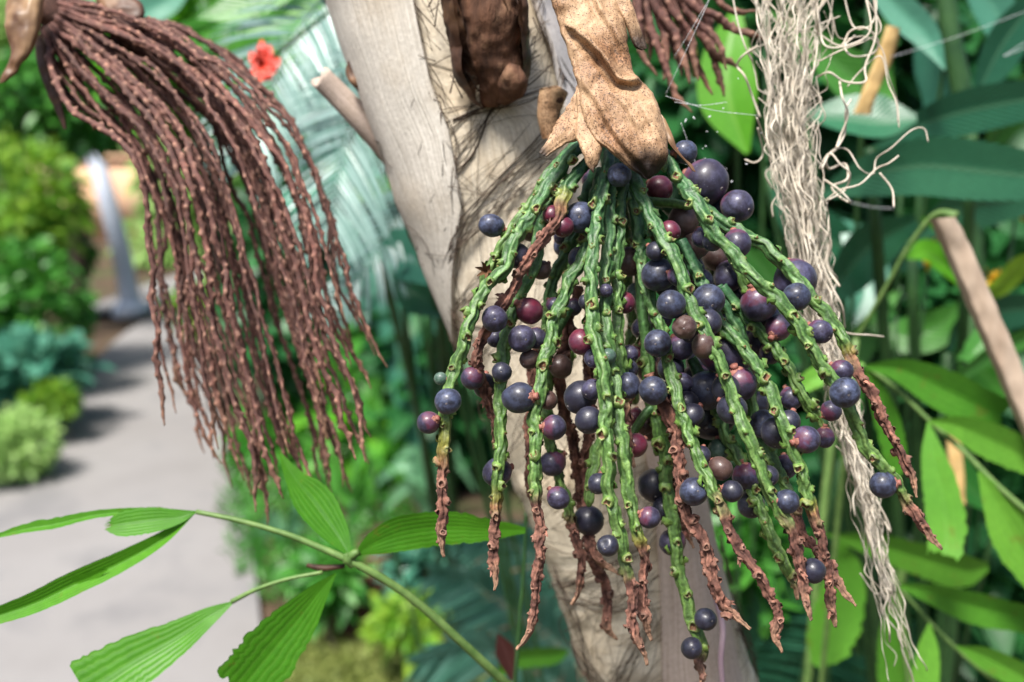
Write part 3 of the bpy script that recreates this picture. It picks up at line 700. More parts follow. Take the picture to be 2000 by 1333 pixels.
# ---- bracts above the fruit
def loft(mb, secs, d, bulge, thick=.0007, m=26, n=60, fold_fn=None, tipdark=None, back=True, rag=0.0, sd=1):
    """sheath between left and right edges; secs = (xl, yl, xr, yr); bulges towards the viewer"""
    sc_ = np.array(secs, float); dd = np.interp(np.linspace(0, 1, len(secs)), np.linspace(0, 1, np.size(d)), np.atleast_1d(d))
    A, s = spline(np.c_[sc_[:, 0], sc_[:, 1], sc_[:, 0] * 0, sc_[:, 2:], dd], n=n)
    xl, yl, xr, yr, dp = A[:, 0], A[:, 1], A[:, 3], A[:, 4], A[:, 5]
    if rag:
        for arr, o_ in ((xl, 0), (xr, 5)):
            arr += rag * (vnoise(np.c_[s * .05, s * 0 + o_ + sd, s * 0], 1.0, sd) + .7 * vnoise(np.c_[s * .16, s * 0 + o_ + sd, s * 0], 1.0, sd + 2))
    u = np.linspace(-1, 1, m + 1); v = np.linspace(0, 1, n)
    g = np.zeros((n, m + 1, 3)); al = np.ones((n, m + 1))
    for i in range(n):
        w = math.hypot(xr[i] - xl[i], yr[i] - yl[i]) / F * dp[i] / 2
        for j in range(m + 1):
            f = (u[j] + 1) / 2; ff = (math.sin(u[j] * math.pi / 2) + 1) / 2 * .55 + f * .45
            x = xl[i] + (xr[i] - xl[i]) * ff; y = yl[i] + (yr[i] - yl[i]) * ff
            h = bulge * w * math.sqrt(max(0, 1 - u[j] ** 2))
            if fold_fn: h += fold_fn(v[i], u[j], x, y)
            g[i, j] = P(x, y, dp[i] - h)
            if tipdark: al[i, j] = tipdark(x, y)
    g += (vnoise(g, 120, 2) * .0014 + vnoise(g, 300, 4) * .0006 + .0007 * np.abs(vnoise(np.stack([np.broadcast_to(u[None] * 3.5, al.shape), np.broadcast_to(v[:, None] * 1.3, al.shape), al * 0], -1), 1.0, sd)))[..., None] * -FWD
    bkg = g + FWD * thick
    mb.grid(g, False, 0, np.repeat(al[..., None], 4, -1))
    mb.grid(bkg[:, ::-1], False, 0, np.repeat(al[:, ::-1, None], 4, -1))
    for e in (0, m):
        rim = np.stack([g[:, e], bkg[:, e]], 1); mb.grid(rim, False, 0, np.repeat(al[:, e][:, None, None].repeat(2, 1), 4, -1))
    return g

def poly_dist(line, x, y):
    """signed distance to a crease line (positive on its lower right side) and how far along it, 0..1"""
    best = (1e9, 0, 0); L = len(line) - 1
    for k in range(L):
        (ax, ay), (bx, by) = line[k], line[k + 1]
        dx, dy = bx - ax, by - ay; t = max(0, min(1, ((x - ax) * dx + (y - ay) * dy) / (dx * dx + dy * dy)))
        ex, ey = x - ax - dx * t, y - ay - dy * t; q = math.hypot(ex, ey)
        if q < best[0]: best = (q, (k + t) / L, 1 if dx * ey - dy * ex > 0 else -1)
    return best[0] * best[2], best[1]
CREASES = [
 ([(1118,62),(1146,86),(1170,110),(1188,138),(1206,160),(1232,166),(1262,158)], .0046, .0052, 11),
 ([(1128,160),(1160,196),(1180,236),(1206,276),(1240,312),(1262,340)], .0016, .0016, 9),
 ([(1236,186),(1262,214),(1278,252),(1280,300),(1272,338)], -.0014, .0018, 8),
 ([(1150,-30),(1168,20),(1196,64),(1214,104)], .0014, .0020, 10),
 ([(1196,190),(1222,214),(1240,248),(1252,300)], .0009, .0012, 8),
]
def big_fold(v, u, x, y):
    h = 0.0
    for line, dn, up_, wd in CREASES:
        sd, f = poly_dist(line, x, y)
        tp = math.sin(math.pi * min(1, max(0, .08 + .84 * f))) ** .6
        h += tp * (up_ * math.exp(-((sd + wd * .75) / wd) ** 2) - dn * math.exp(-((sd - wd * .55) / (wd * .8)) ** 2))
    return h
def big_dark(x, y):
    n_ = .5 * float(vnoise(np.array([x * .05, y * .05, 0.]), 1.0))
    return float(np.clip(1 - np.clip((y - 268 - 40 * n_) / 62, 0, 1) * np.exp(-((x - 1268) / 46) ** 2) * 1.5, 0, 1))
mb = MB()
loft(mb, [(1050,-60,1185,-70),(1066,-20,1200,-30),(1078,10,1208,5),(1092,50,1222,50),(1108,100,1228,100),(1123,150,1240,145),(1131,190,1272,180),(1141,230,1289,215),(1158,268,1301,255),(1186,294,1306,292),(1216,318,1302,318),(1242,337,1287,335),(1264,350,1270,349)], [.452,.446,.440,.434,.434], .32, fold_fn=big_fold, tipdark=big_dark, m=48, n=120, rag=2.5)
o = mb.build('bract', M['bract'], cluster, HUB); o['label'] = 'large folded tan bract freckled with dark brown'

def dark_at(cx, cy, r):
    return lambda x, y: float(np.clip((math.hypot(x - cx, y - cy) - r * .4) / r, .1, 1))
mb = MB()
loft(mb, [(1128,158,1152,165),(1120,190,1158,205),(1098,222,1152,240),(1084,246,1132,272),(1074,266,1104,282),(1063,284,1086,294),(1053,298,1066,307)], [.446,.440,.436], .35, n=40, m=16, tipdark=dark_at(1054,304,22), rag=3.5, sd=4)
loft(mb, [(1128,165,1150,170),(1126,205,1164,210),(1126,245,1168,248),(1130,278,1174,288),(1136,304,1171,316),(1147,322,1163,330),(1156,337,1159,338)], [.443,.436,.433], .5, n=40, m=16, tipdark=dark_at(1158,340,18), rag=3, sd=7)
o = mb.build('bract', M['bract'], cluster, HUB); o['label'] = 'small tan bract torn into two lobes'
mb = MB()
loft(mb, [(1180,-40,1208,-46),(1194,-10,1222,-18),(1206,20,1236,10),(1222,48,1246,40),(1232,74,1255,66),(1240,92,1262,86),(1254,99,1264,95)], [.450,.446,.446], .8, n=40, m=14, tipdark=dark_at(1256,96,42))
o = mb.build('bract', M['bract'], cluster, HUB); o['label'] = 'narrow curled bract with a blackened tip'
mb = MB()
loft(mb, [(1285,215,1300,235),(1292,245,1312,262),(1302,275,1322,290),(1322,300,1338,310),(1340,318,1352,322),(1352,334,1359,336)], [.446,.442,.440], .5, n=30, m=10)
o = mb.build('bract', M['bract_brown'], cluster, HUB); o['label'] = 'brown twisted shred of bract'
# ------------------------------------------------------------------ spent brown cluster at the left
SPENT = P(95, 20, .60)
spent = empty('spent_fruit_cluster', SPENT, 'bare brown fruit cluster of many knobbly dry strands hanging beside the path', 'fruit cluster')
def knobby(mb, q, r0, seed, dark=1.0, k=9, amp=.55, tiplen=.02):
    s = np.r_[0, np.cumsum(np.linalg.norm(np.diff(q, axis=0), axis=1))]; L = s[-1]
    r = np.random.default_rng(seed)
    c = q + np.stack([vnoise(np.c_[s, s * 0 + 1, s * 0], 60, seed), vnoise(np.c_[s, s * 0 + 5, s * 0], 60, seed + 2), vnoise(np.c_[s, s * 0 + 9, s * 0], 60, seed + 4)], 1) * .0022
    t, u, w = frames(c); ang = np.arange(k) / k * 2 * np.pi
    dirs = u[:, None] * np.cos(ang)[None, :, None] + w[:, None] * np.sin(ang)[None, :, None]
    rad = r0 * (1.05 - .35 * s / L) * np.clip((L - s) / tiplen + .3, 0, 1)
    disp = np.zeros((len(s), k)); x = .018 + r.random() * .01; a = r.random() * 6
    cr = np.zeros((len(s), k))
    while x < L - .002:
        da = (ang - a + np.pi) % (2 * np.pi) - np.pi
        b = np.exp(-((s - x) / .0016) ** 2)[:, None] * np.exp(-(da / .7) ** 2)[None]
        h = r.uniform(.6, 1.25)
        disp += b * r0 * amp * h; cr += b * h
        x += .0041 * r.uniform(.6, 1.5); a += 2.4 + r.normal() * .3
    pos = c[:, None] + dirs * rad[:, None, None]
    disp += vnoise(pos, 500, 5) * r0 * .20
    disp *= np.clip(s / .03, .15, 1)[:, None] * np.clip((L - s) / .012 + .2, 0, 1)[:, None]
    g = c[:, None] + dirs * (rad[:, None] + disp)[..., None]
    base = np.array([.105, .044, .036]) * dark; top = np.array([.42, .23, .17]) * dark
    f = np.clip(cr * .8, 0, 1)[..., None] * r.uniform(.6, 1.0)
    col = base * (1 - f) + top * f
    tp = np.clip((s - L + .03) / .03, 0, 1)[:, None, None] * .35
    col = col * (1 - tp) + np.array([.32, .19, .11]) * tp
    pch = np.clip(vnoise(pos, 40, seed % 7) * .5 + .5, 0, 1)[..., None]
    col = col * (.75 + .5 * pch)
    col = np.concatenate([col, np.full(col.shape[:2] + (1,), .9)], -1)
    g = np.concatenate([np.repeat(c[None, :1], k, 1), g, np.repeat(c[None, -1:], k, 1)], 0); col = np.concatenate([col[:1], col, col[-1:]], 0)
    mb.grid(g, True, 0, col)
GU = [
 [(85,60),(108,150),(150,215),(235,275),(280,330),(305,430),(325,560),(350,720),(365,790),(405,918)],
 [(88,45),(130,120),(200,190),(270,260),(305,340),(335,450),(350,600),(375,720),(400,790),(430,860)],
 [(92,35),(150,100),(230,180),(300,270),(340,370),(375,500),(405,650),(440,800),(470,900),(485,995)],
 [(96,28),(170,80),(260,160),(340,250),(385,350),(425,480),(460,640),(500,800),(525,900),(550,1010)],
 [(100,22),(190,70),(290,140),(380,230),(430,340),(470,460),(510,620),(545,760),(580,870),(605,950)],
 [(104,16),(210,60),(320,120),(420,220),(475,330),(515,450),(555,600),(600,740),(640,850),(665,940)],
 [(108,10),(230,50),(350,110),(455,210),(515,320),(555,440),(590,570),(630,680),(662,790),(680,920)],
 [(112,5),(250,45),(370,90),(480,190),(550,290),(590,400),(620,530),(655,630),(700,720),(738,800)],
 [(116,0),(270,40),(345,60),(450,125),(560,245),(620,360),(645,450),(660,540),(690,640),(742,752)],
]
GU = np.array(GU, float)
def hair(u, jit, rr, endcut, d):
    x = u * (len(GU) - 1); a = int(min(x, len(GU) - 2)); f = x - a
    g = GU[a] * (1 - f) + GU[a + 1] * f
    j = np.cumsum(rr.normal(size=(10, 2)) * 1.0, 0) * jit + rr.normal(size=(1, 2)) * jit * 1.2 * np.linspace(0, 1, 10)[:, None]
    j[:2] *= .3
    g = g + j
    if endcut < 1:
        t = np.linspace(0, endcut, 10) * 9
        g = np.stack([np.interp(t, np.arange(10), g[:, 0]), np.interp(t, np.arange(10), g[:, 1])], 1)
    return g
rr = np.random.default_rng(5)
nst = 58
for i in range(nst):
    u = (i + .5) / nst + rr.normal() * .010
    if i in (0, 1): u = .0 + .03 * i
    u = float(np.clip(u, 0, 1))
    lay = rr.uniform(-1, 1)
    front = rr.random() < .5
    dmid = .585 + .055 * lay
    g = hair(u, 9.0, rr, rr.uniform(.90, 1.03) if rr.random() < .7 else rr.uniform(.80, .95), 0)
    d = np.linspace(0, 1, 10); d = .600 + (dmid - .600) * np.clip(d * 2.2, 0, 1) + .01 * rr.normal() * d
    q, s = spline([P(x, y, z) for (x, y), z in zip(g, d)], step=.00115)
    mb = MB(); knobby(mb, q, .0016 * rr.uniform(.7, 1.2), i + 60, rr.uniform(.6, 1.35), amp=1.0)
    mb.build('strand', M['dryleft'], spent, SPENT)
# the stem that the strands spring from, and its bracts
mb = MB()
tube_px(mb, [(40,-60),(70,-15),(95,25),(125,52)], [.602,.600,.600], [34,34,30,8], 14, 0, (.11, .052, .04, .9), 14)
mb.build('stem', M['dryleft'], spent, SPENT)
mb = MB()
loft(mb, [(25,-40,100,-50),(14,0,86,-5),(8,40,80,35),(14,75,72,70),(22,105,58,105),(14,130,40,128),(4,150,30,142),(0,164,10,160)], [.585,.575,.572], .75, n=40, m=20)
o = mb.build('bract', M['bract_brown'], spent, SPENT); o['label'] = 'glossy brown bract curled like a spoon'
mb = MB()
loft(mb, [(172,-30,225,-40),(190,6,262,-6),(205,28,276,6),(225,38,282,24),(252,42,276,36)], [.60,.592], .5, n=24, m=14)
o = mb.build('bract', M['bract_dark'], spent, SPENT); o['label'] = 'dark brown blunt bract'
mb = MB()
loft(mb, [(66,70,88,64),(70,110,96,105),(80,150,106,150),(95,190,118,192),(112,225,126,228),(124,252,129,252)], [.60,.598], .5, n=24, m=10)
o = mb.build('bract', M['bract_dark'], spent, SPENT); o['label'] = 'thin dark red brown bract hanging down'

# ------------------------------------------------------------------ second spent cluster behind the bract, top
SP2 = P(1300, -60, .60)
spent2 = empty('spent_fruit_cluster', SP2, 'small sparse brown fruit cluster hanging between the tan bract and the cream tassel', 'fruit cluster')
ends = [((1240,-60),(1250,40),(1262,110),(1278,150)),((1250,-60),(1268,40),(1290,110),(1318,182),(1352,222)),((1262,-60),(1285,30),(1300,90),(1296,160)),
        ((1275,-60),(1302,30),(1322,100),(1330,150)),((1290,-60),(1325,30),(1345,95),(1372,150),(1392,182)),((1300,-60),(1340,20),(1372,70),(1402,105),(1446,130)),
        ((1310,-60),(1350,10),(1400,30),(1450,60),(1500,78)),((1325,-60),(1360,-5),(1380,40),(1390,100),(1412,190)),((1255,-60),(1258,20),(1270,70),(1268,120)),
        ((1280,-60),(1310,10),(1345,60),(1352,120),(1362,160)),((1300,-60),(1325,-10),(1362,40),(1400,80),(1420,140)),((1235,-60),(1242,10),(1256,60),(1262,90)),
        ((1340,-60),(1400,-10),(1440,20),(1480,25)),((1265,-60),(1280,0),(1312,60),(1338,120),(1345,165))]
for i, e in enumerate(ends):
    dz = .575 + .03 * rr.random()
    q, s = spline([P(x, y, dz) for x, y in e], step=.0011)
    mb = MB(); knobby(mb, q, .0026 * rr.uniform(.85, 1.1), i + 300, 1.15, tiplen=.016)
    o = mb.build('strand', M['dryleft'], spent2, SP2)
mb = MB()
for e in (((1330,-60),(1345,20),(1340,70),(1352,110),(1360,150)), ((1302,-60),(1322,40),(1350,80),(1358,112))):
    q, s = spline([P(x, y, .60) for x, y in e], step=.001)
    t_ = np.tile([.13, .17, .02, .3], (len(q), 1)); mb.tube(q, .0024, 8, 0, t_)
o = mb.build('strand', M['stalk'], spent2, SP2); o['label'] = 'yellow green stalk among the brown strands'

# ------------------------------------------------------------------ cream tassel at the right
TS = P(1560, -40, .53)
tas = empty('root_tassel', TS, 'cream tassel of tangled wavy strings hanging right of the fruit', 'tassel')
cx = np.array([(1545,-60,105),(1545,60,92),(1545,150,68),(1542,250,54),(1556,350,50),(1576,450,44),(1590,550,40),(1612,650,36),(1640,760,34),(1668,880,28),(1695,1000,30),(1722,1120,27),(1748,1230,30),(1772,1345,40)], float)
def strand_tassel(i, x0, xs, t0, t1, amp, dz, r, wl):
    y = np.linspace(t0, t1, 60); c = np.interp(y, cx[:, 1], cx[:, 0]); h = np.interp(y, cx[:, 1], cx[:, 2])
    ph = y / wl
    nx = vnoise(np.c_[ph, ph * 0 + i * 3.7, ph * 0], 1.0, 3) * 1.3; nz = vnoise(np.c_[ph, ph * 0 + i * 3.7, ph * 0 + 9], 1.0, 8)
    slow = np.interp(np.linspace(0, 1, 60), np.linspace(0, 1, 4), xs)
    x = c + slow * h + nx * amp
    z = dz + nz * .006
    return np.array([P(a, b, k) for a, b, k in zip(x, y, z)])
rr = np.random.default_rng(9)
for i in range(66):
    t0 = -60 if i < 50 else rr.uniform(-60, 420); t1 = rr.choice([rr.uniform(330, 700), rr.uniform(700, 1000), rr.uniform(1000, 1345)], p=[.42, .28, .30])
    xs = rr.uniform(-.95, .95, 4)
    xs[2:] = xs[2:] * .8
    p = strand_tassel(i, 0, xs, t0, max(t1, t0 + 250), rr.uniform(6, 15), .545 + rr.uniform(-.022, .022), 0, rr.uniform(24, 50))
    q, s = spline(p, step=.0016)
    mb = MB(); mb.tube(q, .00037 * rr.uniform(.5, 1.4), 6); mb.build('string', M['cream'], tas, TS)
mb = MB()
for i in range(130):
    t0 = rr.uniform(-60, 900); t1 = min(1345, t0 + rr.uniform(200, 520))
    p = strand_tassel(i + 200, 0, rr.uniform(-1.1, 1.1, 4), t0, t1, rr.uniform(5, 13), .545 + rr.uniform(-.020, .024), 0, rr.uniform(20, 40))
    q, s = spline(p, step=.0018); mb.tube(q, .00028 * rr.uniform(.6, 1.3), 5)
mb.build('string', M['cream'], tas, TS)['kind'] = 'stuff'
loops = [
 [(1590,-40),(1600,40),(1612,90),(1660,88),(1700,60),(1690,-10),(1680,-60)],
 [(1600,-60),(1625,30),(1640,75),(1690,72),(1722,95),(1736,150),(1752,200),(1756,250)],
 [(1640,-60),(1655,20),(1670,55),(1700,50),(1712,10),(1700,-60)],
 [(1590,60),(1640,90),(1660,62),(1690,55),(1715,80),(1705,105),(1665,110),(1650,90),(1670,70)],
 [(1598,150),(1620,142),(1650,160),(1690,160),(1690,130),(1712,60),(1700,-50)],
 [(1600,120),(1640,100),(1690,80),(1720,60),(1706,20),(1650,-60)],
 [(1640,160),(1645,190),(1656,225),(1640,270),(1634,290),(1650,260),(1652,215),(1662,195)],
 [(1594,150),(1602,200),(1612,230),(1596,250),(1588,280),(1596,300)],
 [(1655,170),(1680,140),(1720,110),(1735,165),(1750,200),(1754,240)],
 [(1605,330),(1625,295),(1655,293),(1680,330),(1705,340),(1712,310),(1740,290),(1780,255),(1805,252),(1813,278)],
 [(1610,395),(1640,372),(1680,360),(1712,330),(1735,320),(1755,305)],
 [(1718,338),(1742,370),(1746,405)],
 [(1608,350),(1640,372),(1660,395),(1640,385),(1625,365),(1655,350),(1650,320),(1620,330),(1614,310),(1635,290)],
 [(1600,330),(1620,300),(1640,320),(1660,340),(1650,372),(1620,390)],
 [(1480,90),(1450,110),(1440,130),(1455,150),(1470,190),(1485,230)],
 [(1425,-40),(1440,40),(1455,90),(1470,120)],
 [(1480,250),(1490,300),(1475,318),(1455,312)],
 [(1478,230),(1500,290),(1512,320),(1495,340),(1510,370)],
 [(1520,380),(1508,400),(1510,425)],
 [(1622,640),(1660,652),(1700,655),(1726,658)],
 [(1600,500),(1625,560),(1645,600),(1650,640)],
 [(1600,440),(1622,470),(1616,520),(1640,560)],
 [(1680,1120),(1710,1160),(1735,1150),(1750,1180)],
 [(1700,960),(1730,1010),(1740,1040),(1728,1020)],
]
for i, lp in enumerate(loops):
    dz = np.linspace(.535, .53 + .02 * rr.random(), len(lp))
    q, s = spline([P(x, y, z + .003 * rr.normal()) for (x, y), z in zip(lp, dz)], step=.0014)
    mb = MB(); mb.tube(q, .00056 * rr.uniform(.6, 1.25), 7); mb.build('string', M['cream'], tas, TS)

# ------------------------------------------------------------------ palm
TY = np.array([-700, -60, 0, 360, 590, 1009, 1333, 2300, 4200], float)
TCX = np.array([660, 850, 868, 980, 1062, 1210, 1316, 1600, 2100], float)
TW = np.array([205, 202, 200, 190, 180, 165, 156, 140, 120], float)
TD = np.array([.56, .585, .588, .600, .610, .630, .648, .73, .85], float)
def tax(y):
    d = np.interp(y, TY, TD); return P(np.interp(y, TY, TCX), y, d), np.interp(y, TY, TW) / F * d
def TP(px, py, off=0.0):
    """point on the palm trunk's skin under a pixel, lifted by off"""
    c = np.interp(py, TY, TCX); w = np.interp(py, TY, TW)
    th = math.asin(max(-.995, min(.995, (px - c) / w)))
    return TT(py, th, off)
E1 = norm(RIGHT * .96 + UP * .27)
E2 = norm(-FWD - E1 * np.dot(-FWD, E1))
def TT(py, th, off=0.0):
    a, r = tax(py)
    return a + (E1 * math.sin(th) + E2 * math.cos(th)) * (r + off)
PB = P(1316, 1333, .68); base = np.array([PB[0] + .13, PB[1] + .32, 0.0])
palm = empty('palm_tree', base, 'leaning palm with a cream trunk wrapped in pale fibrous leaf sheaths', 'palm')
mb = MB()
ys = np.r_[np.linspace(-700, 1500, 150)]
k = 64
g = []
for y in ys:
    g.append([TT(y, 2 * np.pi * j / k) for j in range(k)])
g = np.array(g)
# continue to the ground
endc, er = tax(1500); n2 = 24
for f in np.linspace(0, 1, n2)[1:]:
    c = endc * (1 - f) + base * f; c = c + np.array([0.0, .02, 0]) * math.sin(f * 3.14)
    g = np.concatenate([g, np.array([[c + (E1 * math.sin(2 * np.pi * j / k) + E2 * math.cos(2 * np.pi * j / k)) * er * (1 + .25 * f ** 3) for j in range(k)]])], 0)
nrm = norm(g - g.mean(1, keepdims=True))
hr = np.cumsum(np.r_[0, np.linalg.norm(np.diff(g.mean(1), axis=0), axis=1)])[:, None] + .012 * vnoise(g, 9, 5)
g = g + nrm * (vnoise(g, 22, 3) * .0030 + vnoise(g, 90, 6) * .0012 + .0022 * ((hr / .042) % 1.0) ** 3)[..., None]
L = np.linspace(0, 1, len(g)) * 1.0; hh = np.cumsum(np.r_[0, np.linalg.norm(np.diff(g.mean(1), axis=0), axis=1)])
col = np.zeros(g.shape[:2] + (4,)); col[..., 0] = np.abs(((np.arange(k) / k)[None] * 2 - 1)); col[..., 1] = hh[:, None] * .9; col[..., 3] = 1
mb.grid(g, True, 0, col)
mb.build('trunk', M['trunk'], palm, base)

def sheath(name, rows, mat, off, thick, label=None, bow=.0, m=18, n=70):
    rw = np.array(rows, float); y = np.linspace(rw[0, 0], rw[-1, 0], n)
    tl = np.interp(y, rw[:, 0], rw[:, 1]); tr = np.interp(y, rw[:, 0], rw[:, 2])
    u = np.linspace(0, 1, m + 1); g = np.zeros((n, m + 1, 3))
    for i in range(n):
        for j in range(m + 1):
            g[i, j] = TT(y[i], tl[i] + (tr[i] - tl[i]) * u[j], off * (1 + .6 * (1 - i / n)) + bow * math.sin(u[j] * math.pi))
    nr = norm(g - np.array([tax(v)[0] for v in y])[:, None])
    g = g + nr * (vnoise(g, 45, 3) * .0012)[..., None]
    gi = g - nr * thick
    col = np.zeros((n, m + 1, 4)); col[..., 0] = np.linspace(0, 1, n)[:, None] * 1.2; col[..., 1] = u[None] * .9; col[..., 3] = 1
    mb = MB(); mb.grid(g, False, 0, col); mb.grid(gi[:, ::-1], False, 0, col)
    for e in (0, m): mb.grid(np.stack([g[:, e], gi[:, e]], 1), False, 0, col[:, [e, e]])
    for e in (0, n - 1): mb.grid(np.stack([g[e], gi[e]], 0), False, 0, col[[e, e]])
    o = mb.build(name, mat, palm, base)
    if label: o['label'] = label
    return o
def thx(x, y): return math.asin(max(-.999, min(.999, (x - np.interp(y, TY, TCX)) / np.interp(y, TY, TW))))
sheath('leaf_sheath', [(-500,-2.2,thx(810,-60)),(0,-2.1,thx(818,0)),(130,-2.0,thx(846,130)),(200,-1.9,thx(862,200)),(280,-1.8,thx(892,280)),(400,-1.7,thx(915,400)),(470,-1.6,thx(900,470)),(560,-1.5,thx(895,560)),(640,-1.45,thx(895,640))], M['sheath'], .0045, .003, 'wide grey cream leaf sheath with upright grain')
sheath('leaf_sheath', [(-500,.78,2.4),(0,thx(1012,0),2.3),(60,thx(1026,60),2.2),(120,thx(1046,120),2.1),(180,thx(1068,180),2.0),(240,thx(1086,240),1.9),(300,thx(1100,300),1.8)], M['sheath_white'], .0050, .003, 'narrow whitish leaf sheath beside the brown stump')
# ragged plates of older sheath
sheath('leaf_sheath', [(255,thx(888,255),thx(1075,255)),(300,thx(885,300),1.2),(420,thx(900,420),1.3),(600,-.9,1.4)], M['trunk'], .0018, .0014)
sheath('leaf_sheath', [(600,-1.2,.9),(760,-1.25,1.0),(900,-1.1,.6),(1030,-.9,.1)], M['trunk'], .0016, .0013)
# a strip of old petiole lying along the lower trunk
mb = MB()
rows = [(800,1222,1280),(860,1232,1318),(940,1246,1346),(1030,1258,1366),(1120,1264,1384),(1240,1268,1402),(1345,1276,1424),(1500,1300,1460)]
n, m = 40, 14
rw = np.array(rows, float); y = np.linspace(800, 1500, n)
g = np.zeros((n, m + 1, 3)); u = np.linspace(0, 1, m + 1)
for i in range(n):
    l, r_ = np.interp(y[i], rw[:, 0], rw[:, 1]), np.interp(y[i], rw[:, 0], rw[:, 2])
    for j in range(m + 1):
        g[i, j] = TP(l + (r_ - l) * u[j], y[i], .004 + .007 * math.sin(u[j] * math.pi) ** .7)
col = np.zeros((n, m + 1, 4)); col[..., 0] = np.linspace(0, .8, n)[:, None]; col[..., 1] = u[None] * .7; col[..., 3] = 1
gi = g + FWD * .006
mb.grid(g, False, 0, col); mb.grid(gi[:, ::-1], False, 0, col)
for e in (0, m): mb.grid(np.stack([g[:, e], gi[:, e]], 1), False, 0, col[:, [e, e]])
mb.grid(np.stack([g[0], gi[0]], 0), False, 0, col[[0, 0]])
o = mb.build('dead_petiole', M['petiole_pink'], palm, base); o['label'] = 'long smooth pinkish strip of dead petiole along the lower trunk'

# broken petiole at the left and its curled shred
mb = MB()
pts = [(625,150),(660,185),(705,232),(760,292),(800,340)]
q, s = spline([np.r_[P(x, yy, dd), r_ / F * .6] for (x, yy), dd, r_ in zip(pts, [.58,.585,.59,.60,.61], [22,23,24,27,30])], n=30)
t, uu, ww = frames(q[:, :3]); a = np.arange(16) / 16 * 2 * np.pi
gg = q[:, None, :3] + (uu[:, None] * np.cos(a)[None, :, None] * .62 + ww[:, None] * np.sin(a)[None, :, None]) * q[:, 3][:, None, None]
gg[0] += np.outer(np.sin(a * 2) * .002, t[0])
col = np.zeros((30, 16, 4)); col[..., 0] = np.linspace(0, .5, 30)[:, None]; col[..., 1] = np.abs(np.arange(16) / 8 - 1)[None] * .6; col[..., 3] = 1
cen = gg[0].mean(0) + t[0] * .006
gg = np.concatenate([np.repeat(cen[None, None], 16, 1), (gg[:1] * .55 + (gg[0].mean(0) + t[0] * .004) * .45), gg], 0); col = np.concatenate([col[:1], col[:1], col], 0)
mb.grid(gg, True, 0, col)
mb.build('broken_petiole', M['petiole_pink'], palm, base)
mb = MB()
loft(mb, [(680,120,692,116),(674,140,698,134),(682,160,710,156),(702,182,730,178),(722,205,748,200),(738,232,762,226)], [.575,.575,.59], .6, n=24, m=8)
mb.build('dry_shred', M['bract_dark'], palm, base)
# brown stump of an old flower stalk in the gap between sheaths
def stump_tube(mb, pts, d, r_px, arc=(0, 2 * np.pi), k=40, n=40, amp=.004, rag=0.0, seed=1, mat=0, squash=.8):
    dd = np.interp(np.linspace(0, 1, len(pts)), np.linspace(0, 1, np.size(d)), np.atleast_1d(d)); rr_ = np.interp(np.linspace(0, 1, len(pts)), np.linspace(0, 1, len(r_px)), r_px)
    q, s = spline([np.r_[P(x, y, z), r_ / F * z] for (x, y), z, r_ in zip(pts, dd, rr_)], n=n)
    t, u, w = frames(q[:, :3]); full = arc[1] - arc[0] > 6.2
    a = np.linspace(arc[0], arc[1], k + 1)[:-1] if full else np.linspace(arc[0], arc[1], k)
    dr = u[:, None] * np.cos(a)[None, :, None] * squash + w[:, None] * np.sin(a)[None, :, None]
    g = q[:, None, :3] + dr * q[:, 3][:, None, None]
    g = g + norm(dr) * (vnoise(g, 70, seed) * amp + vnoise(g, 240, seed + 3) * amp * .45)[..., None]
    if rag: g[-6:] -= (vnoise(g[-6:], 150, 4) * rag)[..., None] * t[-6:, None]
    mb.grid(g, full, mat)
    return q
mb = MB()
stump_tube(mb, [(985,186),(972,135),(962,70),(954,10),(945,-80)], [.532,.516,.508,.508], [44,50,52,56,58], amp=.0020, n=70)
stump_tube(mb, [(978,190),(996,156),(1004,124)], [.526,.516,.512], [22,32,14], amp=.0018, seed=4)
mb.build('flower_stump', M['stump'], palm, base)
mb = MB()
for off in (0, .0018):
    stump_tube(mb, [(976,192),(964,140),(953,80),(944,10),(936,-80)], [.534,.518,.510,.510], [40 + off * 1000, 74, 80, 82, 86], arc=(.78, 5.42), amp=.0022, rag=.012, seed=7, n=60)
stump_tube(mb, [(1006,90),(1010,50),(1006,10),(1000,-40)], [.512,.502,.500], [10,22,26,28], arc=(.6, 5.7), amp=.002, rag=.012, seed=9)
o = mb.build('torn_bract', M['bract_dark'], palm, base); o['label'] = 'torn brown sheath around the old flower stump'
mb = MB()
q = stump_tube(mb, [(1078,268),(1072,238),(1073,208),(1082,178)], [.525,.522,.518], [20,21,23,27], amp=.0006, k=24, n=22, rag=.006)
stump_tube(mb, [(1082,180),(1076,200),(1073,216)], [.5185,.5195,.521], [24,20,3], amp=.0004, k=24, n=12, mat=1)  # dark lining paints the shade inside the hollow of the stub
o = mb.build('bract_stub', [M['bract'], M['bract_dark']], palm, base); o['label'] = 'short rolled tan stub of a cut bract'

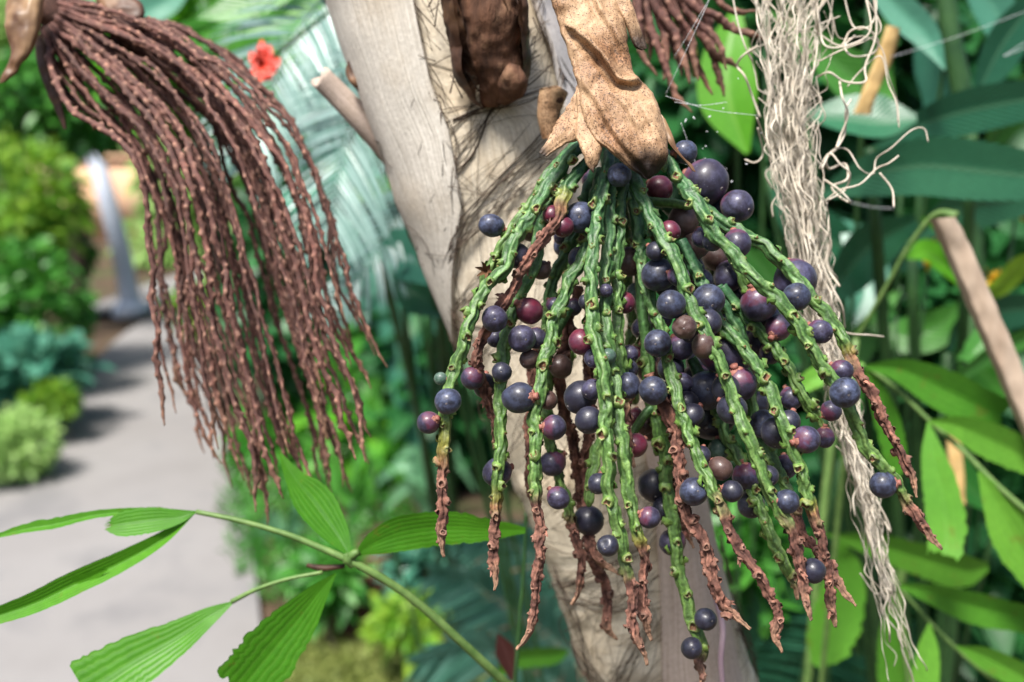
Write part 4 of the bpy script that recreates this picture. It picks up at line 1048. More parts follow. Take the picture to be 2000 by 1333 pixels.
# coarse and loose dark fibres over the trunk
rr = np.random.default_rng(21); mb = MB()
def fibre(pts, r, off=.0030):
    q, s = spline([TP(x, y, off + .002 * rr.random()) for x, y in pts], step=.004)
    mb.tube(q, np.linspace(r, r * .5, len(q)), 4)
B_ = [[(829,424),(844,386),(877,352),(919,319),(937,292),(975,255),(1012,221),(1050,187)], [(889,484),(900,450),(937,412),(994,379),(1050,337),(1090,300)],
      [(892,259),(950,250),(1000,252),(1061,240)], [(835,440),(850,500),(880,560),(905,600),(960,640)], [(880,520),(905,470),(960,440),(1030,390),(1080,360)],
      [(900,560),(960,510),(1020,470),(1080,420)], [(880,320),(885,350),(905,390)], [(1090,1090),(1150,1060),(1230,1040)], [(1120,1190),(1150,1240),(1200,1290),(1270,1310)],
      [(1080,1060),(1110,1130),(1140,1220),(1160,1300)], [(1390,1080),(1405,1150),(1432,1240),(1465,1330)], [(1410,1230),(1440,1290),(1450,1340)], [(1100,1100),(1180,1130),(1250,1090)], [(1180,1330),(1210,1230),(1250,1160)]]
for b in B_:
    for _ in range(7):
        j = rr.normal(size=2) * 9
        fibre([(x + j[0] + rr.normal() * 6, y + j[1] + rr.normal() * 6) for x, y in b], (.00055 if _ == 0 else .00027) * rr.uniform(.5, 1.4))
for _ in range(170):
    y = rr.uniform(200, 1340); c, w = np.interp(y, TY, TCX), np.interp(y, TY, TW); x = c + rr.uniform(-.93, .93) * w
    if y < 330 and x < 890: continue
    a = rr.normal(-.65, .55); l = rr.uniform(90, 330); cv = rr.normal() * .5
    p = [(x + math.cos(a + cv * f) * l * f, y + math.sin(a + cv * f) * l * f) for f in (-.5, -.2, .15, .5)]
    fibre(p, .00024 * rr.uniform(.4, 1.3))
for e in ([(818,0),(846,130),(862,200),(892,280)], [(892,280),(915,400),(900,470),(895,560),(893,640)], [(1012,0),(1026,60),(1046,120),(1068,180),(1086,240)], [(700,100),(740,210),(790,360),(832,470),(880,590)]):
    ep = np.array(e, float)
    for _ in range(26):
        f = rr.random() * (len(e) - 1); k_ = int(f); p0 = ep[k_] * (1 - f + k_) + ep[min(k_ + 1, len(e) - 1)] * (f - k_)
        td = norm(ep[min(k_ + 1, len(e) - 1)] - ep[k_]); l = rr.uniform(30, 110); a_ = rr.normal() * .3
        dv = np.array([td[0] * math.cos(a_) - td[1] * math.sin(a_), td[0] * math.sin(a_) + td[1] * math.cos(a_)])
        p0 = p0 + rr.normal(size=2) * 4
        fibre([tuple(p0), tuple(p0 + dv * l * .5 + rr.normal(size=2) * 4), tuple(p0 + dv * l)], .00028 * rr.uniform(.5, 1.3), .004)
for _ in range(90):     # tufts round the stump
    a = rr.uniform(0, 6.28); x, y = 960 + 85 * math.cos(a) + rr.normal() * 14, 90 + 125 * math.sin(a) + rr.normal() * 14
    if not (845 < x < 1050): continue
    b = a + 1.57 + rr.normal() * .5; l = rr.uniform(20, 60)
    fibre([(x - math.cos(b) * l / 2, y - math.sin(b) * l / 2), (x, y), (x + math.cos(b) * l / 2, y + math.sin(b) * l / 2)], .0004 * rr.uniform(.5, 1.2), .006)
o = mb.build('fibre', M['fibre'], palm, base); o['kind'] = 'stuff'
# ------------------------------------------------------------------ leaf materials
M['fish'] = mat_leaf('fishtail_leaf', (.026, .135, .006), (.085, .27, .012), (.16, .34, .05), .42, .28, ribs=50, mid=0, spots=.6, spec=.25)
M['fish2'] = mat_leaf('fishtail_leaf_right', (.065, .235, .018), (.15, .37, .04), (.14, .32, .07), .45, .25, ribs=44, mid=0, spots=.45)
M['broad'] = mat_leaf('dark_broad_leaf', (.014, .085, .046), (.040, .16, .080), (.07, .17, .09), .30, .14, lat=120, mid=.6)
M['broad2'] = mat_leaf('mid_broad_leaf', (.030, .14, .026), (.075, .25, .04), (.10, .24, .07), .33, .22, lat=90, mid=.6)
M['bright'] = mat_leaf('bright_leaf', (.055, .24, .010), (.13, .36, .02), (.2, .4, .05), .4, .32, mid=.4)
M['darkfol'] = mat_leaf('dark_foliage', (.010, .065, .020), (.030, .15, .036), (.04, .12, .05), .42, .2)
M['midfol'] = mat_leaf('mid_foliage', (.024, .14, .018), (.085, .29, .036), (.08, .2, .05), .4, .22)
M['tealfol'] = mat_leaf('teal_foliage', (.035, .16, .105), (.11, .31, .22), (.1, .28, .18), .33, .18)
M['yelfol'] = mat_leaf('yellow_green_foliage', (.06, .20, .012), (.28, .44, .04), (.3, .42, .1), .5, .3)
M['palefol'] = mat_leaf('pale_green_foliage', (.16, .32, .06), (.44, .60, .24), (.4, .5, .2), .5, .3)
M['olive'] = mat_leaf('olive_ground_cover', (.13, .17, .035), (.27, .30, .09), (.3, .3, .1), .6, .25)
M['frond'] = mat_leaf('blue_green_frond', (.14, .27, .24), (.34, .48, .47), (.3, .45, .4), .28, .18, spec=.5)
M['frondm'] = mat_leaf('teal_frond', (.07, .23, .16), (.20, .42, .34), (.2, .35, .3), .3, .18)
M['frond2'] = mat_leaf('green_frond', (.014, .085, .045), (.035, .15, .085), (.08, .2, .12), .33, .18)
M['frondg'] = mat_leaf('bright_green_frond', (.03, .16, .012), (.075, .25, .025), (.1, .3, .05), .4, .25)
M['strap'] = mat_leaf('strap_leaf', (.035, .19, .018), (.10, .30, .05), (.12, .3, .08), .33, .25)
M['straplight'] = mat_leaf('pale_strap_leaf', (.10, .27, .14), (.22, .42, .24), (.2, .4, .2), .33, .25)
M['redleaf'] = mat_leaf('dark_red_leaf', (.035, .010, .012), (.06, .018, .016), (.08, .03, .03), .45, .15)

def dd_at(px, py, d): return P(px, py, d)

# ------------------------------------------------------------------ setting
def sheet(name, g, mat):
    mb = MB(); mb.grid(np.array(g, float), False, 0); o = mb.build(name, mat); o['kind'] = 'structure'; return o
n = 60
e = np.sign(np.linspace(-1, 1, n)) * np.abs(np.linspace(-1, 1, n)) ** 3 * 120
gx, gy = np.meshgrid(e, e + 4, indexing='ij')
gz = vnoise(np.stack([gx, gy, gx * 0], -1), .9) * .02 * np.clip(1 - np.hypot(gx, gy - 4) / 30, 0, 1)
sheet('ground', np.stack([gx, gy, gz - .03], -1), M['soil'])
# path: left and right edges traced on the ground
le = [(-900,1500),(-500,1180),(-150,1000),(0,932),(60,885),(110,842),(150,775),(190,705),(225,668),(262,640),(300,622),(345,600),(420,575),(560,545)]
re = [(540,1500),(512,1250),(495,1100),(470,990),(446,900),(425,800),(400,730),(375,690),(355,665),(350,648),(360,632),(400,612),(470,590),(600,562)]
l3 = spline([G(*p) for p in le], n=60)[0]; r3 = spline([G(*p) for p in re], n=60)[0]
f = np.linspace(0, 1, 12)[None, :, None]
g = l3[:, None] * (1 - f) + r3[:, None] * f; g[..., 2] = .008
sheet('path', g, M['path'])
# pale far path that crosses behind the bend
g = np.array([[G(x, y) for x in np.linspace(150, 620, 10)] for y in (600, 586, 572, 560)]); g[..., 2] = .014
sheet('path', np.array([[G(150,622), G(300,600), G(420,575)], [G(180,600), G(300,575), G(420,548)], [G(250,570), G(320,548), G(420,520)]]) * [1, 1, 0] + [0, 0, .014], M['path'])

# peach wall far behind the path
wx0, wx1, wy = P(60, 400, 14.0), P(360, 400, 14.0), 14.0
mb = MB()
def boxg(mb, lo, hi, mat=0):
    lo, hi = np.array(lo), np.array(hi)
    v = np.array([[x, y, z] for x in (lo[0], hi[0]) for y in (lo[1], hi[1]) for z in (lo[2], hi[2])])
    f = [[0, 1, 3, 2], [4, 6, 7, 5], [0, 4, 5, 1], [2, 3, 7, 6], [0, 2, 6, 4], [1, 5, 7, 3]]
    mb.add(v, f, mat)
zt = P(200, 312, 14.0)[2]
boxg(mb, (wx0[0], wx0[1], -.02), (wx1[0], wx0[1] + .25, zt)); boxg(mb, (wx0[0] - .05, wx0[1] - .05, zt), (wx1[0] + .05, wx0[1] + .30, zt + .06))
tag(mb.build('garden_wall', M['wall'], smooth=False), 'low peach coloured wall far behind the grey post', 'wall')
# leaning grey post with a white disc shaped shade
pb = G(258, 612); dp = d_of(pb)
post = empty('lamp_post', pb, 'leaning blue grey lamp post with a white shade at the bend of the path', 'lamp post')
mb = MB(); q, s = spline([pb, P(238, 500, dp), P(212, 400, dp), P(188, 318, dp), P(160, 296, dp), P(125, 296, dp)], n=30)
mb.tube(q, np.interp(np.linspace(0, 1, 30), [0, .75, 1], [.085, .07, .05]), 14); mb.build('pole', M['post'], post, pb)
mb = MB(); q = np.array([P(108, y, dp) for y in (282, 285, 296, 312, 322, 323)]); mb.tube(q, [.03, .08, .15, .20, .19, .0], 20); mb.build('lamp_shade', M['white'], post, pb)
mb = MB(); mb.tube(np.array([pb + [0, 0, -.02], pb + [0, 0, .07], pb + [0, 0, .10]]), [.16, .15, .09], 18); mb.build('base', M['post'], post, pb)

# ------------------------------------------------------------------ shrubs and trees
def leaf_template(kind):
    if kind == 'oval':
        v = [0, .15, .4, .7, .9, 1.0]; w = [.02, .55, 1.0, .8, .4, .0]
    elif kind == 'long':
        v = [0, .1, .35, .7, 1.0]; w = [.1, .6, 1.0, .75, .0]
    else:
        v = [0, .3, .7, 1.0]; w = [.05, 1.0, .9, .0]
    return np.array(v), np.array(w)
def leaves(mb, pos, dirs, nors, ln, wd, kind='oval', droop=.3, rng=None, mat=0):
    v, w = leaf_template(kind); k = len(v); n = len(pos)
    sd = norm(np.cross(dirs, nors)); nr = norm(np.cross(sd, dirs))
    u = np.array([-1, 0, 1.0])
    ax = dirs[:, None] * (v[None] * ln[:, None])[..., None] - np.array([0, 0, 1.0]) * (droop * ln[:, None] * v[None] ** 2)[..., None]
    g = pos[:, None, None] + ax[:, :, None] + sd[:, None, None] * (w[None, :, None] * u[None, None] * wd[:, None, None] / 2)[..., None] + nr[:, None, None] * (np.abs(u)[None, None] * w[None, :, None] * wd[:, None, None] * .12)[..., None]
    idx = np.arange(k * 3).reshape(k, 3)
    q = np.stack([idx[:-1, :-1], idx[:-1, 1:], idx[1:, 1:], idx[1:, :-1]], -1).reshape(-1, 4)
    f = (q[None] + (np.arange(n) * k * 3)[:, None, None]).reshape(-1, 4)
    col = np.zeros((n, k, 3, 4)); col[..., 0] = v[None, :, None]; col[..., 1] = (u + 1)[None, None] / 2
    col[..., 2] = rng.random(n)[:, None, None]; col[..., 3] = 1
    mb.add(g.reshape(-1, 3), f, mat, col.reshape(-1, 4))
def mass(c, rad, n, ln, wd, rng, kind='oval', clump=6, out=.8, droop=.3, mb=None, hollow=.3, flat=0.0):
    """n leaves spread through an ellipsoid in clumps with gaps"""
    mb = mb or MB(); rad = np.asarray(rad, float)
    cc = norm(rng.normal(size=(clump * 6, 3))) * (rng.random((clump * 6, 1)) ** .45)
    ci = rng.integers(len(cc), size=n)
    p = cc[ci] + rng.normal(size=(n, 3)) * .20
    l = np.linalg.norm(p, axis=1); p[l > 1.12] /= l[l > 1.12][:, None]
    pos = c + p * rad
    d = norm(norm(p - cc[ci] * .55) * out + rng.normal(size=(n, 3)) * .45 + np.array([0, 0, .15 - flat]))
    nr = norm(rng.normal(size=(n, 3)) * .5 + np.array([0, -.35, 1.0]))
    s = rng.uniform(.65, 1.25, n)
    leaves(mb, pos, d, nr, ln * s, wd * s, kind, droop, rng)
    return mb, c + cc * rad
def shrub(name, label, cat, px, py, rx, ry, d, mat, n, ln, wd, seed, group=None, kind='oval', tree=False, depth=None, droop=.3, clump=6, part=('foliage', 'stem')):
    rng = np.random.default_rng(seed); c = P(px, py, d)
    rad = np.array([rx / F * d, (depth or rx / F * d), ry / F * d])
    base = np.array([c[0], c[1] + rad[1] * .2, -.02])
    t = empty(name, base, label, cat, group)
    mb, cc = mass(c, rad, n, ln, wd, rng, kind, clump, droop=droop)
    V = np.vstack(mb.v)
    mb.v = [np.c_[V[:, :2], np.maximum(V[:, 2], .01)]]; mb.f = [np.vstack(mb.f)]; mb.m = [np.concatenate(mb.m)]; mb.c = [np.vstack(mb.c)]
    mb.build(part[0], mat, t, base)
    sm = MB(); r0 = .006 if not tree else .05
    if tree:
        q, s = spline([base, base * .5 + c * .5 + rng.normal(size=3) * .05, c], n=16); sm.tube(q, np.linspace(r0 * 1.5, r0 * .7, 16), 8)
    for i in range(8 if tree else 4):
        e = cc[i * 3 % len(cc)]
        if tree: pts = [base * .3 + c * .7, (c + e) / 2 + rng.normal(size=3) * .03, e]
        else:
            b = base + rng.normal(size=3) * [.06, .06, 0]; pts = [b, b * .45 + e * .55 + rng.normal(size=3) * .03, e]
        q, s = spline(pts, n=12); sm.tube(q, np.linspace(r0 * .6, r0 * .2, 12), 5)
    sm.build(part[1], M['bark'], t, base)
    return t
GB = 'shrubs beside the path'
shrub('shrub', 'low yellow green ground shrub at the left edge of the path', 'shrub', 20, 862, 78, 62, 4.3, M['palefol'], 1300, .045, .022, 1, GB)
shrub('shrub', 'blue green broad leaved shrub just above the low yellow green one', 'shrub', 60, 720, 92, 52, 5.0, M['tealfol'], 380, .14, .07, 2, GB)
shrub('shrub', 'small olive green shrub on the near side of the path bend', 'shrub', 98, 782, 46, 36, 4.8, M['yelfol'], 420, .05, .025, 25, GB)
shrub('shrub', 'dark green shrub between the bright shrub and the path', 'shrub', 45, 590, 110, 110, 5.6, M['midfol'], 1200, .09, .045, 3, GB)
shrub('shrub', 'bright yellow green shrub at the left edge of the photo', 'shrub', 45, 420, 112, 140, 6.0, M['yelfol'], 1500, .085, .05, 4, GB)
shrub('shrub', 'dark shrub overhanging the lamp post', 'shrub', 128, 455, 46, 86, 7.9, M['midfol'], 700, .10, .055, 5, GB)
TR = 'trees behind the path'
shrub('garden_tree', 'dark leafy tree with its crown over the path on the left', 'tree', 110, 195, 130, 95, 7.2, M['midfol'], 1700, .12, .06, 6, TR, tree=True, part=('crown', 'trunk'))
shrub('garden_tree', 'pale green tree beyond the brown strands', 'tree', 420, 330, 130, 190, 12, M['palefol'], 2000, .22, .11, 7, TR, tree=True, part=('crown', 'trunk'))
shrub('garden_tree', 'mid green tree behind the peach wall', 'tree', 250, 210, 240, 130, 17, M['midfol'], 2400, .3, .15, 8, TR, tree=True, part=('crown', 'trunk'))
shrub('garden_tree', 'bright green tree at the top behind the brown strands', 'tree', 380, 110, 150, 120, 5.0, M['bright'], 900, .16, .07, 9, TR, tree=True, part=('crown', 'trunk'))
shrub('garden_tree', 'tall dark tree far behind the blue green palm fronds', 'tree', 700, 150, 330, 280, 9, M['midfol'], 1500, .2, .1, 10, TR, tree=True, part=('crown', 'trunk'))
shrub('garden_tree', 'pale distant tree at the upper left corner', 'tree', 20, 60, 190, 100, 20, M['palefol'], 1500, .35, .16, 11, TR, tree=True, part=('crown', 'trunk'))
shrub('shrub', 'light green shrub behind the far end of the path', 'shrub', 340, 480, 95, 75, 11.5, M['palefol'], 900, .14, .07, 12, GB)
shrub('shrub', 'grass green shrub right of the path bend', 'shrub', 395, 600, 60, 55, 6.2, M['yelfol'], 600, .08, .035, 13, GB)
GM = 'plants between the path and the palm'
shrub('shrub', 'deep green bush behind the blue green fronds', 'shrub', 640, 560, 190, 190, 5.0, M['darkfol'], 1700, .16, .08, 14, GM)
shrub('shrub', 'teal broad leaved bush left of the palm trunk', 'shrub', 735, 420, 110, 150, 4.4, M['tealfol'], 240, .26, .11, 15, GM)
shrub('shrub', 'dark bush in the shade left of the palm trunk', 'shrub', 800, 700, 150, 160, 4.9, M['darkfol'], 900, .17, .08, 16, GM)
shrub('shrub', 'dark green bush low behind the strap leaved plant', 'shrub', 900, 930, 190, 130, 4.9, M['darkfol'], 1300, .14, .06, 17, GM)
shrub('shrub', 'small mid green bush below the ends of the brown strands', 'shrub', 600, 880, 110, 100, 4.8, M['midfol'], 700, .14, .06, 18, GM)
GR = 'dark bushes right of the palm'
shrub('shrub', 'dark bush behind the cream tassel near the top', 'shrub', 1500, 120, 260, 240, 1.75, M['darkfol'], 1500, .11, .055, 19, GR)
shrub('shrub', 'dark bush at the upper right corner', 'shrub', 1900, 120, 260, 260, 1.9, M['darkfol'], 1500, .12, .06, 20, GR)
shrub('shrub', 'dark bush at the right edge behind the dry stick', 'shrub', 1880, 620, 280, 280, 1.7, M['darkfol'], 1600, .10, .05, 21, GR)
shrub('shrub', 'dark bush behind the middle of the fruit cluster', 'shrub', 1400, 600, 270, 260, 1.8, M['darkfol'], 1500, .10, .05, 22, GR)
shrub('shrub', 'dark bush in the lower right corner', 'shrub', 1800, 1120, 300, 280, 1.6, M['darkfol'], 1600, .09, .045, 23, GR)
shrub('shrub', 'dark bush below the tips of the fruit stalks', 'shrub', 1430, 1120, 200, 260, 1.75, M['darkfol'], 1200, .08, .04, 24, GR)
shrub('shrub', 'small bright bush at the foot of the trunk right side', 'shrub', 1470, 1090, 90, 70, 1.35, M['midfol'], 160, .05, .03, 26, GR)
shrub('shrub', 'dark tall bush filling the gap behind the palm', 'shrub', 1100, 560, 330, 420, 4.6, M['darkfol'], 1800, .18, .08, 27, GR)
shrub('shrub', 'leafy green bush left of the trunk at mid height', 'shrub', 770, 640, 110, 120, 4.6, M['midfol'], 260, .21, .09, 31, GM)
shrub('shrub', 'bright green bush low between the brown strands and the trunk', 'shrub', 760, 830, 120, 110, 4.5, M['bright'], 240, .22, .07, 32, GM)
shrub('shrub', 'dark green bush just left of the trunk below the teal leaves', 'shrub', 850, 740, 110, 170, 4.3, M['darkfol'], 420, .17, .08, 33, GM)
shrub('shrub', 'low leafy plant spreading over the left of the clay mound', 'shrub', 640, 1120, 60, 42, 3.0, M['midfol'], 160, .09, .035, 34, GM)
shrub('shrub', 'low leafy plant in front of the clay mound beside the fishtail stem', 'shrub', 800, 1215, 75, 45, 2.75, M['yelfol'], 380, .05, .02, 35, GM)
shrub('shrub', 'dark low plant on the right of the clay mound', 'shrub', 835, 1110, 60, 60, 3.1, M['tealfol'], 160, .10, .04, 36, GM)
# a dark far hedge of trees on the right keeps the view closed from other sides
shrub('garden_tree', 'big dark tree at the back right', 'tree', 1500, 300, 700, 450, 6.0, M['darkfol'], 4200, .22, .11, 28, TR, tree=True, part=('crown', 'trunk'))
shrub('garden_tree', 'leafy tree behind the palm top', 'tree', 1050, -20, 420, 260, 5.0, M['midfol'], 2200, .16, .08, 29, TR, tree=True, part=('crown', 'trunk'))

# a far wood closes the garden all round: one mass
wood = MB(); wr = np.random.default_rng(77)
for i in range(26):
    a = i / 26 * 2 * np.pi + .1 * wr.normal(); r_ = wr.uniform(24, 34); c = np.array([r_ * math.sin(a), r_ * math.cos(a), wr.uniform(2.2, 3.4)])
    mass(c, [5.2, 3.0, wr.uniform(3.2, 5.0)], 1100, .62, .34, wr, clump=6, mb=wood)
wood.v = [np.c_[v[:, :2], np.maximum(v[:, 2], .02)] for v in wood.v]
tag(wood.build('woodland', M['midfol']), 'far green wood closing the garden behind everything', 'wood', None, 'stuff')

# ------------------------------------------------------------------ fronds
def frond(mb, path, d, lf, wf, n=46, ang=.9, mat=0, r0=3.0, seed=0, droop=.25, side=(1, 1), start=.08, lift=.2):
    rng = np.random.default_rng(seed)
    dd = np.interp(np.linspace(0, 1, len(path)), np.linspace(0, 1, np.size(d)), np.atleast_1d(d))
    q, s = spline([P(x, y, z) for (x, y), z in zip(path, dd)], n=80)
    mb.tube(q, np.linspace(r0, r0 * .35, 80) / F * dd.mean(), 6, mat, (.5, .1, .9, 1))
    t, u, w = frames(q)
    pos, dr, nr, ln = [], [], [], []
    for f in np.linspace(start, .985, n):
        i = int(f * 79)
        for sg, sc_ in zip((-1, 1), side):
            if not sc_: continue
            a = ang * (1 - .45 * f)
            dv = norm(t[i] * math.cos(a) + w[i] * sg * math.sin(a) + u[i] * (lift + rng.normal() * .06) + rng.normal(size=3) * .04)
            pos.append(q[i]); dr.append(dv); nr.append(norm(u[i] + rng.normal(size=3) * .1))
            ln.append(lf / F * dd.mean() * (math.sin(math.pi * (.15 + .8 * f)) * .75 + .3) * sc_ * rng.uniform(.92, 1.05))
    ln = np.array(ln)
    leaves(mb, np.array(pos), np.array(dr), np.array(nr), ln, np.full(len(ln), wf / F * dd.mean()), 'long', droop, rng, mat)
def frond_plant(name, label, cat, fr, mat, basepx, group=None):
    base = G(*basepx) if len(basepx) == 2 else np.array(basepx, float)
    t = empty(name, base, label, cat, group)
    for i, (path, d, kw) in enumerate(fr):
        mb = MB(); frond(mb, path, d, seed=i, **kw); mb.build('frond', mat, t, base)
    mb = MB()
    for (path, d, kw) in fr:
        p0 = P(*path[0], np.atleast_1d(d)[0]); q, s = spline([base, base * .6 + p0 * .4 + np.array([0, 0, .1]), p0], n=20); mb.tube(q, np.linspace(.006, .004, 20), 6)
    mb.build('stalk', M['darkstem'], t, base)
frond_plant('cycad', 'palm like plant with pale blue green drooping fronds behind the brown strands', 'cycad', [
  ([(690,-60),(610,20),(545,130),(480,330)], [.98,.95,.92], dict(lf=170, wf=9, n=36, ang=1.15)),
  ([(820,60),(730,170),(670,300),(640,480)], [.95,.92,.90], dict(lf=170, wf=9, n=36, ang=1.15)),
  ([(780,-40),(700,40),(640,180),(600,260)], [1.08,1.05,1.02], dict(lf=150, wf=9, n=34, ang=1.1)),
  ([(850,250),(770,420),(720,520),(640,610)], [1.05,1.0,.98], dict(lf=120, wf=9, n=30, ang=1.0)),
  ], M['frond'], (P(900, 300, 1.9)[0], P(900, 300, 1.9)[1], 0))
frond_plant('cycad', 'dark blue green feathery plant at the bottom beside the trunk', 'cycad', [
  ([(1160,1300),(1040,1220),(940,1150),(850,1120)], [1.45,1.4,1.35], dict(lf=140, wf=13, n=46)),
  ([(1150,1380),(1050,1310),(930,1270),(820,1290)], [1.4,1.35,1.3], dict(lf=130, wf=13, n=46)),
  ([(1200,1250),(1100,1140),(1000,1060),(900,1040)], [1.6,1.55,1.5], dict(lf=130, wf=13, n=46)),
  ], M['frondm'], (P(1200, 1340, 1.6)[0], P(1200, 1340, 1.6)[1], 0))
frond_plant('cycad', 'dark feathery fronds at the bottom right below the fruit tips', 'cycad', [
  ([(1400,1380),(1480,1260),(1560,1160),(1680,1080)], [1.35,1.3,1.25], dict(lf=140, wf=9, n=50)),
  ([(1420,1400),(1540,1320),(1650,1260),(1800,1230)], [1.4,1.35,1.3], dict(lf=140, wf=9, n=50)),
  ([(1500,1150),(1580,1020),(1640,930),(1700,860)], [1.4,1.35,1.3], dict(lf=120, wf=9, n=50)),
  ], M['frond2'], (P(1400, 1380, 1.45)[0], P(1400, 1380, 1.45)[1], 0))
frond_plant('fern', 'bright green fern like frond at the top behind the brown strands', 'fern', [
  ([(620,-30),(540,60),(480,120),(400,200)], [1.25,1.2,1.15], dict(lf=80, wf=16, n=30)),
  ([(600,-60),(480,10),(400,60),(320,90)], [1.3,1.25,1.2], dict(lf=80, wf=18, n=28)),
  ], M['frondg'], (P(960, 0, 1.9)[0], P(960, 0, 1.9)[1], 0))

# ------------------------------------------------------------------ strap leaved plants between path and trunk
def strap_plant(label, bx, by, d, lv, mat, w=16, group='strap leaved plants', cat='plant'):
    b = G(bx, by); d = d_of(b); base = b
    t = empty('strap_plant', base, label, cat, group)
    rng = np.random.default_rng(int(bx))
    for i, (ex, ey, h) in enumerate(lv):
        mb = MB(); mx, my = (bx + ex) / 2, min(by, ey) - h if h else (by + ey) / 2
        dz = d + rng.uniform(-.12, .05)
        blade(mb, [(bx, by), ((bx * .55 + mx * .45), (by * .5 + my * .5)), (mx, my), (ex, ey)], [w * .5, w, w * 1.1, w * .8, 2], [d, d - .02, dz, dz], fold=.3, tilt=rng.uniform(-.6, .6), n=20, m=4, seed=i + int(bx))
        mb.build('leaf', mat, t, base)
    mb = MB(); q, s = spline([base - [0, 0, .02], base + [0, 0, .02], base + [0, 0, .06]], n=8); mb.tube(q, np.linspace(.03, .015, 8), 8); mb.build('stem', M['darkstem'], t, base)
strap_plant('bright green strap leaved plant right of the brown strands', 760, 960, 1.9, [(660,760,20),(690,740,30),(730,720,0),(770,735,0),(820,770,30),(860,800,30),(640,880,30),(880,880,50),(700,820,20),(800,860,30),(620,830,60),(740,800,0),(850,950,60),(680,950,70)], M['strap'], 24)
strap_plant('pale strap leaved plant with arching leaves between the trunk and the brown strands', 850, 1010, 1.5, [(740,1010,60),(770,900,20),(900,905,40),(930,960,60),(830,900,0),(880,1000,70),(720,960,50)], M['straplight'], 26)
strap_plant('grassy green plant beneath the hanging brown strands', 690, 1010, 2.2, [(600,860,0),(640,840,0),(700,850,0),(740,880,0),(560,920,20),(780,930,30),(660,900,0)], M['strap'], 18)
strap_plant('small pale strap leaved plant at the edge of the path', 560, 1060, 2.4, [(500,1120,60),(480,1060,40),(600,1010,20),(540,1000,0),(620,1060,40)], M['straplight'], 16)
strap_plant('tall teal strap leaved plant left of the middle of the trunk', 835, 985, 1.35, [(700,420,0),(760,400,0),(680,500,20),(700,600,40),(860,460,0),(720,540,30)], M['tealfol'], 34)
# scattered larger leaves by the trunk
def leafy(name, label, cat, lv, mat, basepx, group=None, stem='darkstem', part='leaf', sw=.004):
    b = np.array(basepx, float); t = empty(name, b, label, cat, group)
    for i, (path, widths, d, kw) in enumerate(lv):
        mb = MB(); blade(mb, path, widths, d, seed=i + int(abs(b[0]) * 100), **kw); o = mb.build(part, mat if not isinstance(mat, list) else mat[i], t, b)
    mb = MB()
    for (path, widths, d, kw) in lv:
        p0 = P(*path[0], np.atleast_1d(d)[0]); q, s = spline([b, b * .5 + p0 * .5 + np.array([.02, .03, .05]), p0], n=16); mb.tube(q, np.linspace(sw, sw * .6, 16), 6)
    mb.build('stem', M[stem], t, b)
def under(px, py, d): p = P(px, py, d); return (p[0], p[1], 0.0)
leafy('leafy_plant', 'plant with broad teal leaves touching the left side of the trunk', 'plant', [
  ([(900,560),(850,530),(780,500),(770,515)], [20,80,110,10], 1.0, dict(fold=.3, tilt=.4)),
  ([(880,620),(840,590),(800,570),(760,560)], [10,70,80,4], 1.05, dict(fold=.3, tilt=.2)),
  ([(830,480),(770,470),(720,490),(680,520)], [10,50,60,4], 1.2, dict(fold=.3)),
  ([(790,340),(750,360),(700,380),(680,392)], [10,34,36,2], 1.0, dict(fold=.25)),
  ], [M['tealfol'], M['broad'], M['tealfol'], M['bright']], under(1200, 1000, 1.2))
leafy('leafy_plant', 'plant with a big green leaf hanging into the top beside the brown strands', 'plant', [
  ([(620,-60),(540,-10),(460,20),(385,36)], [30,70,64,4], .95, dict(fold=.25, tilt=.3)),
  ([(700,-40),(640,0),(560,50),(470,70)], [14,40,44,3], 1.1, dict(fold=.25, tilt=.5)),
  ([(380,-50),(330,0),(280,30),(250,90)], [10,60,54,3], 1.5, dict(fold=.25)),
  ], [M['broad2'], M['bright'], M['tealfol']], under(960, -60, 1.5))
# red flower
fb = P(512, 128, .86); fq = P(980, 130, 1.2); t = empty('flower', (fq[0], fq[1], 0), 'blurred red flower above the blue green fronds', 'flower')
mb = MB()
for i in range(16):
    a = i * 2.4; r_ = 34 * math.sqrt((i + 1) / 16)
    blade(mb, [(515, 125), (515 + r_ * .6 * math.cos(a), 130 + r_ * .8 * math.sin(a)), (515 + r_ * math.cos(a), 122 + r_ * 1.3 * math.sin(a))], [10, 26, 4], [.86, .845, .85], m=4, n=8, seed=i)
mb.build('petals', M['red'], t, (fq[0], fq[1], 0)); mb = MB(); mb.tube(spline([np.array([fq[0], fq[1], 0]), fq * [1, 1, .8], P(720, 60, .95), fb], n=20)[0], .002, 6); mb.build('stem', M['darkstem'], t, (fq[0], fq[1], 0))
